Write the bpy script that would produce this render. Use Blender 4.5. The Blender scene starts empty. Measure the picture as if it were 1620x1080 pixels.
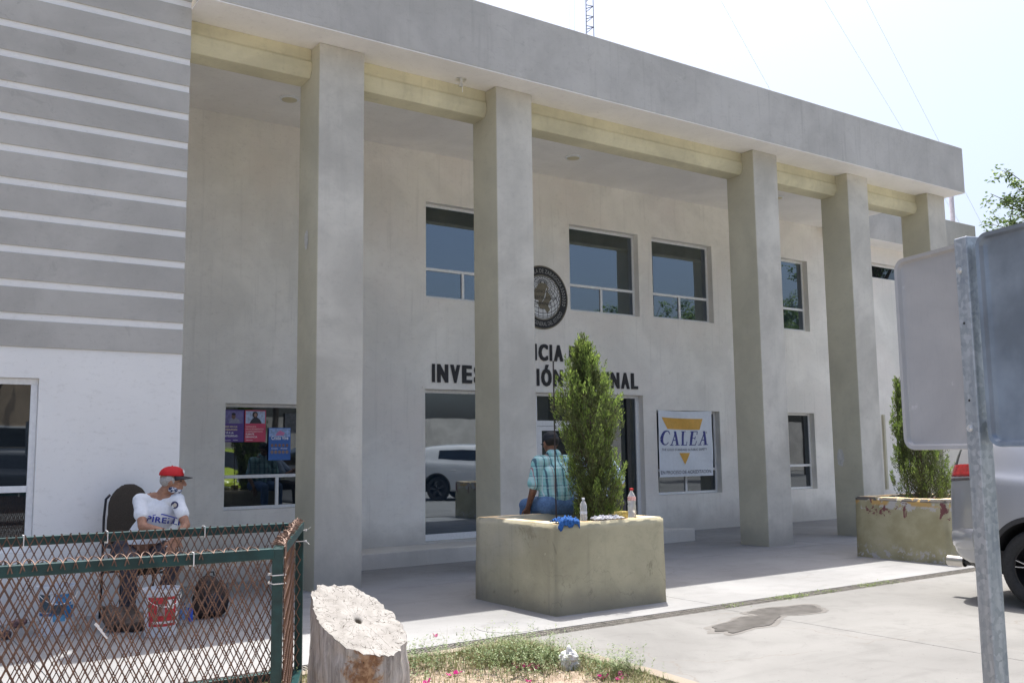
import bpy, bmesh, math, random
from math import sin, cos, pi, radians
from mathutils import Vector, Matrix, Quaternion, noise
from mathutils.bvhtree import BVHTree
random.seed(7)
S = bpy.context.scene
# ------------------------------------------------------------------ camera
cam_d = bpy.data.cameras.new('camera'); cam = bpy.data.objects.new('camera', cam_d)
S.collection.objects.link(cam); S.camera = cam
cam_d.sensor_width = 36.0; cam_d.lens = 1508.04/1620*36; cam_d.clip_start = 0.05; cam_d.clip_end = 2000
def cam_axes(yaw, pitch, roll):
    f = Vector((sin(yaw)*cos(pitch), cos(yaw)*cos(pitch), sin(pitch)))
    r0 = Vector((cos(yaw), -sin(yaw), 0)); u0 = r0.cross(f)
    r = r0*cos(roll)+u0*sin(roll); u = r.cross(f)
    return r, u, f
_r, _u, _f = cam_axes(radians(34.7464), radians(6.5073), radians(-0.7106))
cam.matrix_world = Matrix(((_r.x, _u.x, -_f.x, 0), (_r.y, _u.y, -_f.y, 0), (_r.z, _u.z, -_f.z, 1.5), (0, 0, 0, 1)))
# ------------------------------------------------------------------ sky, sun, exposure
W = bpy.data.worlds.new('World'); S.world = W; W.use_nodes = True
nt = W.node_tree; nt.nodes.clear()
sky = nt.nodes.new('ShaderNodeTexSky'); sky.sky_type = 'NISHITA'; sky.sun_disc = False
to_sun = Vector((0.20, 0.257, 1.0)).normalized()
sky.sun_elevation = math.asin(to_sun.z); sky.sun_rotation = math.atan2(to_sun.x, to_sun.y)
sky.altitude = 300; sky.air_density = 1.0; sky.dust_density = 8.0; sky.ozone_density = 2.0
bg = nt.nodes.new('ShaderNodeBackground'); bg.inputs['Strength'].default_value = 0.095
wo = nt.nodes.new('ShaderNodeOutputWorld')
nt.links.new(sky.outputs[0], bg.inputs[0]); nt.links.new(bg.outputs[0], wo.inputs[0])
sun_d = bpy.data.lights.new('sun', 'SUN'); sun_d.energy = 2.65; sun_d.angle = radians(0.5); sun_d.color = (1.0, 0.95, 0.87)
sun = bpy.data.objects.new('sun', sun_d); S.collection.objects.link(sun)
sun.rotation_euler = to_sun.to_track_quat('Z', 'Y').to_euler()
S.view_settings.view_transform = 'Standard'; S.view_settings.look = 'None'
S.view_settings.exposure = 1.5; S.view_settings.gamma = 1.0; S.view_settings.use_curve_mapping = False
S.render.engine = 'CYCLES'
try:
    S.cycles.max_bounces = 12; S.cycles.diffuse_bounces = 8; S.cycles.transparent_max_bounces = 12
except Exception: pass
C = S.collection
# ------------------------------------------------------------------ node helpers
class NT:
    def __init__(s, name):
        s.m = bpy.data.materials.new(name); s.m.use_nodes = True
        s.t = s.m.node_tree; s.b = s.t.nodes['Principled BSDF']
        s._pos = None
    def n(s, typ, **kw):
        x = s.t.nodes.new('ShaderNode'+typ)
        for k, v in kw.items(): setattr(x, k, v)
        return x
    def put(s, sock, v):
        if isinstance(v, bpy.types.NodeSocket): s.t.links.new(v, sock)
        elif isinstance(v, (tuple, list)) and len(v) == 3 and sock.type == 'RGBA': sock.default_value = (*v, 1)
        else: sock.default_value = v
    def pos(s):
        if s._pos is None: s._pos = s.n('NewGeometry').outputs['Position']
        return s._pos
    def obj(s): return s.n('TexCoord').outputs['Object']
    def xyz(s, v):
        x = s.n('SeparateXYZ'); s.put(x.inputs[0], v); return x.outputs
    def mapv(s, v, scale=(1, 1, 1), rot=(0, 0, 0), loc=(0, 0, 0)):
        x = s.n('Mapping'); s.put(x.inputs[0], v); x.inputs['Scale'].default_value = scale
        x.inputs['Rotation'].default_value = rot; x.inputs['Location'].default_value = loc; return x.outputs[0]
    def noise(s, v, scale, det=4, rough=.55, dist=0):
        x = s.n('TexNoise'); s.put(x.inputs['Vector'], v); x.inputs['Scale'].default_value = scale
        x.inputs['Detail'].default_value = det; x.inputs['Roughness'].default_value = rough; x.inputs['Distortion'].default_value = dist
        return x.outputs[0]
    def voro(s, v, scale, feature='F1', out='Distance', rand=1):
        x = s.n('TexVoronoi', feature=feature); s.put(x.inputs['Vector'], v); x.inputs['Scale'].default_value = scale
        x.inputs['Randomness'].default_value = rand
        return x.outputs[out]
    def ramp(s, v, a, b, lo=0.0, hi=1.0):
        x = s.n('MapRange'); x.interpolation_type = 'SMOOTHSTEP'; s.put(x.inputs[0], v)
        x.inputs[1].default_value = a; x.inputs[2].default_value = b; x.inputs[3].default_value = lo; x.inputs[4].default_value = hi
        return x.outputs[0]
    def math(s, op, a, b=0.0, c=0.0):
        x = s.n('Math', operation=op); s.put(x.inputs[0], a); s.put(x.inputs[1], b)
        if op in ('MULTIPLY_ADD', 'COMPARE'): s.put(x.inputs[2], c)
        return x.outputs[0]
    def mix(s, f, a, b, mode='MIX'):
        x = s.n('Mix', data_type='RGBA', blend_type=mode); s.put(x.inputs[0], f); s.put(x.inputs[6], a); s.put(x.inputs[7], b)
        return x.outputs[2]
    def bump(s, h, strength=.3, dist=.01):
        x = s.n('Bump'); x.inputs['Strength'].default_value = strength; x.inputs['Distance'].default_value = dist
        s.put(x.inputs['Height'], h); s.put(s.b.inputs['Normal'], x.outputs[0])
    def out(s, col=None, rough=None, metal=None, spec=None, ior=None):
        if col is not None: s.put(s.b.inputs['Base Color'], col)
        if rough is not None: s.put(s.b.inputs['Roughness'], rough)
        if metal is not None: s.put(s.b.inputs['Metallic'], metal)
        if spec is not None: s.put(s.b.inputs['Specular IOR Level'], spec)
        if ior is not None: s.put(s.b.inputs['IOR'], ior)
        return s.m
def plain(name, col, rough=.6, metal=0.0, var=.12, scale=18, bump=0.0, ior=None, obj=False):
    a = NT(name); v = a.obj() if obj else a.pos()
    n = a.noise(v, scale, 5)
    dark = tuple(c*(1-var) for c in col); lite = tuple(min(1, c*(1+var)) for c in col)
    c = a.mix(a.ramp(n, .3, .7), dark, lite)
    if bump: a.bump(n, bump, .004)
    return a.out(c, rough, metal, None, ior)
def stucco(name, col, dirt=(.2, .19, .17), mott=.16, bump=.35, grime_z=0.0, grime=.0, cracks=.0, streak=.0, warm=None, scuff=0):
    a = NT(name); p = a.pos()
    big = a.noise(p, .9, 6, .6, .4); mid = a.noise(p, 5, 6, .65, .3); fine = a.noise(p, 60, 4, .7)
    dark = tuple(c*(1-mott) for c in col); lite = tuple(min(1, c*(1+mott*.6)) for c in col)
    c = a.mix(a.ramp(big, .32, .68), dark, lite)
    c = a.mix(a.ramp(mid, .5, .8, 0, .45), c, tuple(x*(1-mott*1.4) for x in col))
    if warm:
        c = a.mix(a.ramp(a.noise(a.mapv(p, loc=(7, 3, 1)), .55, 5, .6), .42, .66, 0, .7), c, warm)
    if streak:
        st = a.noise(a.mapv(p, scale=(9, 9, .5)), 1.4, 5, .6)
        c = a.mix(a.ramp(st, .52, .78, 0, streak), c, dirt)
    sp = a.noise(p, 26, 3, .8)
    c = a.mix(a.ramp(sp, .62, .76, 0, .42), c, dirt); c = a.mix(a.ramp(a.noise(a.mapv(p, scale=(1, 1, 2.2)), 11, 6, .75), .54, .68, 0, .16), c, dirt)
    if grime:
        z = a.xyz(p)[2]; zz = a.math('ADD', z, a.math('MULTIPLY', a.noise(p, 2.2, 5, .6), grime_z*1.1))
        g = a.ramp(zz, grime_z*.65, grime_z*1.5, grime, 0)
        c = a.mix(g, c, dirt)
    if cracks:
        pv = a.n('VectorMath', operation='ADD'); a.put(pv.inputs[0], p)
        dn = a.n('TexNoise'); a.put(dn.inputs['Vector'], p); dn.inputs['Scale'].default_value = 2.5; dn.inputs['Detail'].default_value = 5
        a.put(pv.inputs[1], dn.outputs[1])
        d = a.voro(pv.outputs[0], .8, 'DISTANCE_TO_EDGE')
        lim = a.ramp(a.noise(p, .8, 2), .5, .6)
        c = a.mix(a.math('MULTIPLY', a.ramp(d, 0.0, .006, cracks, 0), lim), c, (.06, .055, .05))
    if scuff:
        sc1 = a.noise(a.mapv(p, loc=(2, 8, 3)), 3.1, 9, .74, .9); sc2 = a.noise(a.mapv(p, loc=(11, 4, 7)), 7.5, 8, .75, .4)
        c = a.mix(a.ramp(sc1, .60, .66, 0, scuff), c, tuple(x*.55 for x in col)); c = a.mix(a.ramp(sc2, .655, .68, 0, scuff), c, tuple(min(.9, x*1.45) for x in col))
    h = a.math('ADD', a.math('MULTIPLY', mid, .7), a.math('MULTIPLY', fine, .5))
    a.bump(h, bump, .006)
    return a.out(c, .88, 0, .25)
M = {}
M['cement'] = stucco('grey_cement_plaster', (.51, .495, .465), (.22, .215, .20), .14, .8, streak=.25, scuff=.22)
M['cladding'] = stucco('grey_cladding_plaster', (.47, .455, .425), (.24, .235, .225), .14, .5, scuff=.22)
M['white_wall'] = stucco('white_wall_paint', (.85, .84, .82), (.45, .43, .4), .03, .2, .55, .35)
M['porch_wall'] = stucco('off_white_porch_wall', (.87, .85, .80), (.42, .405, .38), .11, .35, .6, .6, cracks=.0, streak=.22, scuff=.10, warm=(.83, .78, .73))
M['ceiling'] = stucco('cream_ceiling_paint', (.88, .855, .82), (.45, .42, .39), .07, .25)
M['column_front'] = stucco('grey_olive_column_face', (.60, .575, .515), (.30, .29, .27), .20, .3, .55, .65, streak=.12)
M['column_side'] = stucco('olive_column_side', (.58, .55, .43), (.30, .29, .25), .12, .3, .55, .55)
M['beam'] = stucco('yellow_olive_beam_paint', (.66, .615, .44), (.36, .33, .22), .18, .4, cracks=.0, streak=.2)
M['planter'] = stucco('yellow_olive_planter_paint', (.46, .42, .29), (.17, .16, .14), .22, .7, .32, .55, cracks=.25, streak=.3, scuff=.75, warm=(.50, .475, .40))
def peeling():
    a = NT('peeling_planter_paint'); p = a.pos(); z = a.xyz(p)[2]
    big = a.noise(p, 2, 6, .6); c = a.mix(a.ramp(big, .35, .65), (.34, .31, .19), (.46, .42, .28))
    n = a.noise(a.mapv(p, scale=(1, 1.1, 1.6)), 5, 7, .68, .6)
    top = a.ramp(z, .48, .70)
    w = a.ramp(a.math('MULTIPLY', n, top), .49, .52); c = a.mix(w, c, (.5, .48, .46))
    n2 = a.noise(a.mapv(p, scale=(1, 1.2, 1.0), loc=(3, 1, 5)), 4.2, 6, .6, .8)
    c = a.mix(a.ramp(a.math('MULTIPLY', n2, a.ramp(z, .42, .58)), .535, .56), c, (.20, .085, .085))
    zt = a.ramp(z, .69, .73); n3 = a.noise(a.mapv(p, loc=(9, 2, 4)), 3, 4)
    c = a.mix(a.math('MULTIPLY', zt, a.ramp(n3, .53, .56)), c, (.55, .36, .14))
    c = a.mix(a.math('MULTIPLY', a.ramp(z, .755, .775), a.ramp(a.noise(p, 6, 3), .4, .45)), c, (.13, .12, .11))
    low = a.ramp(z, .24, .05); n4 = a.noise(p, 14, 6, .7)
    c = a.mix(a.math('MULTIPLY', low, a.ramp(n4, .53, .58)), c, (.5, .48, .47))
    a.bump(n, .6, .01); return a.out(c, .9, 0, .2)
M['peeling'] = peeling()
def rim_mat():
    a = NT('planter_rim_paint'); p = a.pos()
    c = a.mix(a.ramp(a.noise(p, 5, 6, .65), .4, .6), (.72, .50, .24), (.62, .57, .46)); a.bump(a.noise(p, 40), .4, .006)
    return a.out(c, .85, 0, .2)
M['rim'] = rim_mat()
def concrete(name, col, stain=.35, cracks=.5):
    a = NT(name); p = a.pos()
    b = a.noise(p, .45, 7, .62, .5); m = a.noise(p, 3.2, 7, .65, .4); f = a.noise(p, 90, 3, .7)
    c = a.mix(a.ramp(b, .3, .7), tuple(x*.86 for x in col), tuple(x*1.1 for x in col))
    c = a.mix(a.ramp(m, .46, .74, 0, stain*1.3), c, tuple(x*.66 for x in col)); c = a.mix(a.ramp(a.noise(a.mapv(p, loc=(5, 9, 0)), 1.3, 8, .72, 1.0), .60, .68, 0, .30), c, tuple(x*.6 for x in col))
    c = a.mix(a.ramp(f, .58, .8, 0, .3), c, tuple(x*.6 for x in col))
    c = a.mix(a.ramp(a.voro(p, 9, 'F1'), .03, .06, .5, 0), c, (.12, .11, .10))
    if cracks:
        pv = a.n('VectorMath', operation='ADD'); a.put(pv.inputs[0], p)
        dn = a.n('TexNoise'); a.put(dn.inputs['Vector'], p); dn.inputs['Scale'].default_value = 1.6; dn.inputs['Detail'].default_value = 7
        a.put(pv.inputs[1], dn.outputs[1])
        d = a.voro(pv.outputs[0], .33, 'DISTANCE_TO_EDGE')
        c = a.mix(a.math('MULTIPLY', a.ramp(d, 0, .005, cracks, 0), a.ramp(a.noise(p, .7, 2), .42, .5)), c, (.16, .14, .12))
    ty = a.noise(a.mapv(p, scale=(.35, 3.2, 1), rot=(0, 0, .35)), 1.6, 6, .6)
    c = a.mix(a.ramp(ty, .56, .72, 0, .28), c, tuple(x*.6 for x in col))
    c = a.mix(a.ramp(a.noise(p, 38, 2, .5), .70, .74, 0, .7), c, tuple(x*.35 for x in col))
    a.bump(a.math('ADD', m, f), .25, .004)
    return a.out(c, .9, 0, .25)
M['pave'] = concrete('pale_parking_concrete', (.202, .203, .20))
M['porch'] = concrete('porch_floor_concrete', (.275, .279, .284), .3, .25)
M['tan_curb'] = concrete('tan_curb_concrete', (.27, .235, .195), .3, 0)
def soil_mat():
    a = NT('dry_soil'); p = a.pos(); n = a.noise(p, 14, 8, .7)
    c = a.mix(a.ramp(n, .3, .7), (.20, .15, .11), (.40, .33, .26)); a.bump(n, 1, .03); return a.out(c, .95)
M['soil'] = soil_mat()
def wet_mat():
    a = NT('wet_stain'); p = a.pos(); n = a.noise(p, 8, 5)
    return a.out(a.mix(a.ramp(n, .3, .7), (.06, .056, .053), (.11, .105, .10)), .42, 0, .5)
M['wet'] = wet_mat()
def glass_mat(name, col=(.012, .016, .02), ior=2.1, rough=.015, tint=(.80, .90, 1, 1)):
    a = NT(name); p = a.pos()
    a.bump(a.noise(p, 1.6, 2), .02, .02)
    a.b.inputs['Specular Tint'].default_value = tint  # blue of the mirrored sky put into the reflection tint
    return a.out(a.mix(a.ramp(a.noise(p, 2), .3, .7), tuple(c*.8 for c in col), col), rough, 0, .5, ior)
M['glass'] = glass_mat('dark_reflective_glass')
M['sky_blue_glass'] = glass_mat('glass_with_sky_tint', (.014, .024, .038), 2.75, .015, (.78, .89, 1, 1))
M['car_glass'] = glass_mat('car_glass', (.01, .012, .014), 1.7)
M['alu'] = plain('white_aluminium', (.80, .81, .82), .35, 0, .05, 30)
M['black_alu'] = plain('dark_door_frame', (.03, .033, .036), .4)
M['black'] = plain('black_sign_paint', (.022, .022, .026), .6, 0, .2, 20)
M['gold'] = plain('olive_gold_paint', (.19, .165, .115), .6)
M['seal_white'] = plain('seal_white', (.66, .67, .68), .5, 0, .03)
M['seal_grey'] = plain('seal_grey_lettering', (.33, .33, .32), .5)
M['rust'] = None
def rust_mat():
    a = NT('rusty_expanded_metal'); p = a.pos(); n = a.noise(p, 22, 5, .7); h = a.ramp(a.xyz(p)[2], 1.0, 1.06)
    c = a.mix(a.ramp(n, .35, .7), (.10, .055, .040), (.21, .125, .090))
    return a.out(c, .62, .15, .5)
M['rust'] = rust_mat()
M['green_paint'] = plain('dark_green_paint', (.008, .046, .048), .34, 0, .35, 12, .2)
M['tie'] = plain('white_nylon', (.8, .8, .8), .4, 0, .03)
def galv():
    a = NT('galvanised_steel'); p = a.pos()
    v = a.voro(p, 75, 'F1', 'Color'); vx = a.xyz(v)[0]
    n = a.noise(a.mapv(p, scale=(1, 1, .12)), 40, 4)
    c = a.mix(vx, (.33, .37, .41), (.50, .54, .58)); c = a.mix(a.ramp(n, .4, .75, 0, .6), c, (.25, .29, .33))
    return a.out(c, a.ramp(n, .2, .8, .38, .6), .75)
M['galv'] = galv()
def signback():
    a = NT('sign_back_sheet'); p = a.pos(); n = a.noise(p, 2.4, 5, .6, .5); f = a.noise(a.mapv(p, scale=(1, 1, .2)), 160, 2)
    c = a.mix(a.ramp(n, .3, .7), (.36, .365, .38), (.45, .455, .46)); c = a.mix(a.ramp(f, .5, .8, 0, .2), c, (.3, .3, .32))
    c = a.mix(a.ramp(a.noise(p, 9, 5, .7), .66, .72, 0, .35), c, (.7, .7, .72))
    return a.out(c, .52, .35)
M['signback'] = signback()
M['bolt'] = plain('zinc_bolt', (.75, .75, .74), .3, .9)
# ------------------------------------------------------------------ mesh helpers
class MB:
    def __init__(s): s.v = []; s.f = []; s.mi = []
    def add(s, vs, fs, m=0):
        o = len(s.v); s.v += [tuple(x) for x in vs]; s.f += [tuple(i+o for i in f) for f in fs]; s.mi += [m]*len(fs)
    def box(s, x0, x1, y0, y1, z0, z1, m=0, mats=None):
        vs = [(x, y, z) for x in (x0, x1) for y in (y0, y1) for z in (z0, z1)]
        fs = [(0, 1, 3, 2), (4, 6, 7, 5), (0, 4, 5, 1), (2, 3, 7, 6), (0, 2, 6, 4), (1, 5, 7, 3)]
        s.add(vs, fs, m)
        if mats:   # -x,+x,-y,+y,-z,+z
            s.mi[-6:] = list(mats)
    def obox(s, c, ax, ay, az, m=0):    # oriented box, half axis vectors
        c = Vector(c); vs = [c+ax*i+ay*j+az*k for i in (-1, 1) for j in (-1, 1) for k in (-1, 1)]
        s.add(vs, [(0, 1, 3, 2), (4, 6, 7, 5), (0, 4, 5, 1), (2, 3, 7, 6), (0, 2, 6, 4), (1, 5, 7, 3)], m)
    def bar(s, a, b, w, h=None, m=0, up=(0, 0, 1)):
        a = Vector(a); b = Vector(b); d = (b-a); L = d.length
        if L < 1e-6: return
        d /= L; up = Vector(up)
        if abs(d.dot(up)) > .95: up = Vector((0, 1, 0))
        x = d.cross(up).normalized(); y = x.cross(d)
        s.obox((a+b)/2, d*L/2, x*w/2, y*(h or w)/2, m)
    def tube(s, pts, r, n=8, m=0, cap=True):
        pts = [Vector(p) for p in pts]; rs = r if isinstance(r, (list, tuple)) else [r]*len(pts)
        rings = []; x = None
        for i, p in enumerate(pts):
            d = (pts[min(i+1, len(pts)-1)]-pts[max(i-1, 0)])
            if d.length < 1e-9: d = Vector((0, 0, 1))
            d.normalize()
            if x is None:
                x = d.orthogonal().normalized()
            x = (x-d*x.dot(d)).normalized(); y = d.cross(x)
            rings.append([p+(x*cos(2*pi*k/n)+y*sin(2*pi*k/n))*rs[i] for k in range(n)])
        vs = [q for rg in rings for q in rg]; fs = []
        for i in range(len(pts)-1):
            for k in range(n):
                k2 = (k+1) % n; fs.append((i*n+k, i*n+k2, (i+1)*n+k2, (i+1)*n+k))
        if cap: fs += [tuple(range(n))[::-1], tuple((len(pts)-1)*n+k for k in range(n))]
        s.add(vs, fs, m)
    def lathe(s, prof, c=(0, 0, 0), n=24, m=0, axis='z', cap=True):
        vs = []; fs = []
        for (r, z) in prof:
            for k in range(n):
                a = 2*pi*k/n
                if axis == 'z': vs.append((c[0]+r*cos(a), c[1]+r*sin(a), c[2]+z))
                elif axis == 'x': vs.append((c[0]+z, c[1]+r*cos(a), c[2]+r*sin(a)))
                else: vs.append((c[0]+r*cos(a), c[1]+z, c[2]+r*sin(a)))
        for i in range(len(prof)-1):
            for k in range(n):
                k2 = (k+1) % n; fs.append((i*n+k, i*n+k2, (i+1)*n+k2, (i+1)*n+k))
        if cap: fs += [tuple(range(n))[::-1], tuple((len(prof)-1)*n+k for k in range(n))]
        s.add(vs, fs, m)
    def ell(s, c, r, q=None, n=14, m=0):
        c = Vector(c); vs = []; fs = []
        for i in range(n//2+1):
            th = pi*i/(n//2)
            for k in range(n):
                a = 2*pi*k/n; p = Vector((r[0]*sin(th)*cos(a), r[1]*sin(th)*sin(a), r[2]*cos(th)))
                if q: p = q @ p
                vs.append(c+p)
        for i in range(n//2):
            for k in range(n):
                k2 = (k+1) % n; fs.append((i*n+k, (i+1)*n+k, (i+1)*n+k2, i*n+k2))
        s.add(vs, fs, m)
    def cap(s, a, b, r0, r1, n=14, m=0):     # tapered capsule
        s.tube([a, b], [r0, r1], n, m); s.ell(a, (r0,)*3, None, n, m); s.ell(b, (r1,)*3, None, n, m)
    def mesh(s, name):
        me = bpy.data.meshes.new(name); me.from_pydata(s.v, [], s.f); me.update(); return me
def link(name, me, mats, parent=None, smooth=False, bevel=0, fix=True):
    if isinstance(me, MB):
        mb = me; me = mb.mesh(name)
        for m_ in (mats if isinstance(mats, (list, tuple)) else [mats]): me.materials.append(m_)
        if len(me.materials) > 1: me.polygons.foreach_set('material_index', mb.mi)
    elif not len(me.materials):
        for m_ in (mats if isinstance(mats, (list, tuple)) else [mats]): me.materials.append(m_)
    if fix:
        bm = bmesh.new(); bm.from_mesh(me)
        bm.normal_update()
        bmesh.ops.recalc_face_normals(bm, faces=bm.faces); bm.to_mesh(me); bm.free()
    if smooth: me.polygons.foreach_set('use_smooth', [True]*len(me.polygons))
    o = bpy.data.objects.new(name, me); C.objects.link(o); o.parent = parent
    if bevel:
        b = o.modifiers.new('bevel', 'BEVEL'); b.width = bevel; b.segments = 2; b.limit_method = 'ANGLE'
    if smooth and smooth != 'all':
        try: me.set_sharp_from_angle(angle=radians(40))
        except Exception: pass
    return o
def thing(name, label, cat, loc=(0, 0, 0), group=None, rz=0):
    o = bpy.data.objects.new(name, None); C.objects.link(o); o.location = loc; o.rotation_euler = (0, 0, rz)
    o.empty_display_size = .2; o['label'] = label; o['category'] = cat
    if group: o['group'] = group
    return o
def tag(o, label, cat, group=None):
    o['label'] = label; o['category'] = cat
    if group: o['group'] = group
    return o
def struct(o, kind='structure'): o['kind'] = kind; return o
def copy_tree(o, parent=None):
    c = o.copy(); C.objects.link(c); c.parent = parent
    for ch in list(o.children): copy_tree(ch, c)
    return c
_done = []
def bake(o, mods):
    """apply a list of (type, props) modifiers to an object through the depsgraph"""
    for t, pr in mods:
        md = o.modifiers.new(t.lower(), t)
        for k, v in pr.items(): setattr(md, k, v)
    dg = bpy.context.evaluated_depsgraph_get(); dg.update()
    me = bpy.data.meshes.new_from_object(o.evaluated_get(dg)); o.modifiers.clear()
    old = o.data; me.name = o.name; o.data = me
    return o
# ------------------------------------------------------------------ glyph cache for lettering
GL = {}
def load_glyphs(chars):
    todo = [c for c in sorted(set(chars)) if c != ' ' and c not in GL]
    tmp = []
    def mk(t, off):
        cu = bpy.data.curves.new('g', 'FONT'); cu.body = t; cu.size = 1; cu.offset = off; cu.resolution_u = 3
        o = bpy.data.objects.new('g', cu); C.objects.link(o); tmp.append(o); return o
    ref = mk('HH', 0); cap = mk('H', 0)
    rows = [(c, mk(c, 0.0), mk(c, 0.026), mk('H'+c+'H', 0)) for c in todo]
    dg = bpy.context.evaluated_depsgraph_get(); dg.update()
    def ext(o):
        me = o.evaluated_get(dg).to_mesh(); xs = [v.co.x for v in me.vertices]; ys = [v.co.y for v in me.vertices]
        r = (min(xs), max(xs), min(ys), max(ys)); o.evaluated_get(dg).to_mesh_clear(); return r
    def geo(o):
        me = o.evaluated_get(dg).to_mesh()
        r = ([(v.co.x, v.co.y) for v in me.vertices], [tuple(p.vertices) for p in me.polygons]); o.evaluated_get(dg).to_mesh_clear(); return r
    e = ext(ref); H = ext(cap); GL['_h'] = H[3]
    for c, a, b, w in rows:
        GL[c] = (geo(a), geo(b), ext(w)[1]-e[1])
    for o in tmp: 
        cu = o.data; bpy.data.objects.remove(o); bpy.data.curves.remove(cu)
def text_layout(t, bold=0):
    x = 0; out = []
    for ch in t:
        if ch == ' ': x += .28; continue
        g = GL[ch]; out.append((x, g[1 if bold else 0], ch)); x += g[2]+(.04 if bold else 0)
    return out, x
def text_mb(mb, t, width, height, fn, bold=0, m=0, center=True, depth=None, x0=0, y0=0):
    """write text; fn maps (x, y) on a plane to 3D; cap height = height, total width = width (or natural)"""
    lay, w = text_layout(t, bold); sy = height/GL['_h']; sx = width/w if width else sy
    for x, (vs, fs), ch in lay:
        pts = [fn(x0+(x+v[0])*sx-(w*sx/2 if center else 0), y0+v[1]*sy) for v in vs]
        mb.add(pts, fs, m)
load_glyphs("ABCDEFGHIJKLMNOPQRSTUVWXYZÓÍabcdefghijklmnopqrstuvwxyz.,®0123456789")
# ------------------------------------------------------------------ ground
g = MB(); g.box(-700, 700, -700, 700, -.5, -.03)
struct(link('ground', g, M['pave']))
pv = struct(bpy.data.objects.new('pavement', None)); C.objects.link(pv)
def slab(x0, x1, y0, y1, mat, z=0):
    b = MB(); b.box(x0+.004, x1-.004, y0+.004, y1-.004, -.06, z); link('paving_slab', b, mat, pv)
YD0, YD1 = 6.42, 6.62                       # drain
for x0, x1 in ((-14, -4.4), (-4.4, 1.2), (1.2, 6.95), (6.95, 12.6), (12.6, 18.4), (18.4, 30)):
    slab(x0, x1, YD1, 9.6, M['porch']); slab(x0, x1, 9.6, 12.8, M['porch'])
for x0, x1 in ((-14, -4.4), (-4.4, 1.2), (1.2, 4.42)):
    slab(x0, x1, 4.3, YD0, M['pave']) if x1 < 1.3 else None
for x0, x1 in ((4.42, 6.82), (6.82, 12.6), (12.6, 18.4), (18.4, 30)):
    slab(x0, x1, .2, YD0, M['pave'])
for x0, x1 in ((-14, -2), (-2, 6.8), (6.8, 18), (18, 30)):
    slab(x0, x1, -9, .2 if x0 > 5 else -3.2, M['pave'])
# drain grate
dr = thing('drain', 'long steel grate drain running across the concrete in front of the porch', 'drain', (0, YD0, 0))
b = MB(); b.box(-6, 18, 0, YD1-YD0, -.12, -.10); b.box(-6, 18, -.0, .012, -.1, -.004); b.box(-6, 18, YD1-YD0-.012, YD1-YD0, -.1, -.004)
link('channel', b, plain('drain_dirt', (.05, .045, .04), .9), dr)
gs = MB(); wd = YD1-YD0
for yy in (.022, wd/2, wd-.022): gs.box(.004, .486, yy-.006, yy+.006, -.03, -.004)
for i in range(17):
    x = .012+i*.0288; gs.box(x-.005, x+.005, .014, wd-.014, -.028, -.002)
grate_m = plain('grate_iron', (.20, .19, .175), .6, .3, .35)
g0 = None
for i in range(48):
    if g0 is None: g0 = o = link('grate_section', gs, grate_m, dr)
    else:
        o = g0.copy(); C.objects.link(o); o.parent = dr
    o.location = (-6+i*.5, 0, 0)
# manhole lid outline near planter
mh = MB(); mh.lathe([(.27, -.002), (.27, .003), (.235, .004), (.232, .002), (0.01, .0025)], (4.72, 6.93, 0), 36)
tag(link('manhole_cover', mh, M['porch'], smooth=True), 'round concrete manhole lid set in the paving beside the drain', 'manhole')
# wet stain
def blob_sheet(name, cx, cy, rx, ry, z, mat, n=140, amp=.24, seed=0, rot=0):
    vs = [(cx, cy, z)]
    for k in range(n):
        a = 2*pi*k/n; q = 1+amp*(noise.noise((cos(a)*1.6+seed, sin(a)*1.6, seed))*1.4+.35*noise.noise((cos(a)*6, sin(a)*6+seed, 3)))
        x = rx*q*cos(a); y = ry*q*sin(a)
        vs.append((cx+x*cos(rot)-y*sin(rot), cy+x*sin(rot)+y*cos(rot), z))
    b = MB(); b.add(vs, [(0, 1+k, 1+(k+1) % n) for k in range(n)]); return b
p1 = blob_sheet('p', 7.22, 5.99, .42, .20, .004, None, seed=3, rot=-.1)
p2 = blob_sheet('p', 6.42, 5.77, .50, .17, .006, None, seed=8, rot=.25)
p1.add(p2.v, p2.f); struct(link('puddle', p1, M['wet'], fix=False), 'structure')
q1_ = blob_sheet('p', 7.22, 5.99, .49, .235, .0025, None, seed=3, rot=-.1); q2_ = blob_sheet('p', 6.41, 5.765, .60, .215, .0015, None, seed=8, rot=.25); q1_.add(q2_.v, q2_.f)
struct(link('damp_margin', q1_, concrete('damp_concrete', (.165, .16, .153), .5, 0), fix=False))
# ------------------------------------------------------------------ planting island with curb
isl = [(-6, 6.30), (4.15, 6.30), (4.40, 6.14), (4.50, 5.5), (4.52, 4.9), (4.46, 4.2), (4.1, 3.4), (3.3, 2.8), (2.0, 2.55), (-6, 2.5)]
def offs(poly, d):
    cx = sum(p[0] for p in poly)/len(poly); out = []
    n = len(poly)
    for i in range(n):
        a = Vector(poly[i-1]); b_ = Vector(poly[i]); c = Vector(poly[(i+1) % n])
        n1 = (b_-a).normalized(); n2 = (c-b_).normalized(); t = (n1+n2).normalized(); nn = Vector((t.y, -t.x))
        out.append(b_-nn*(-d))
    return out
inn = offs(isl, .0); oo = [Vector((p[0], p[1])) for p in isl]
cb = MB()
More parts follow.
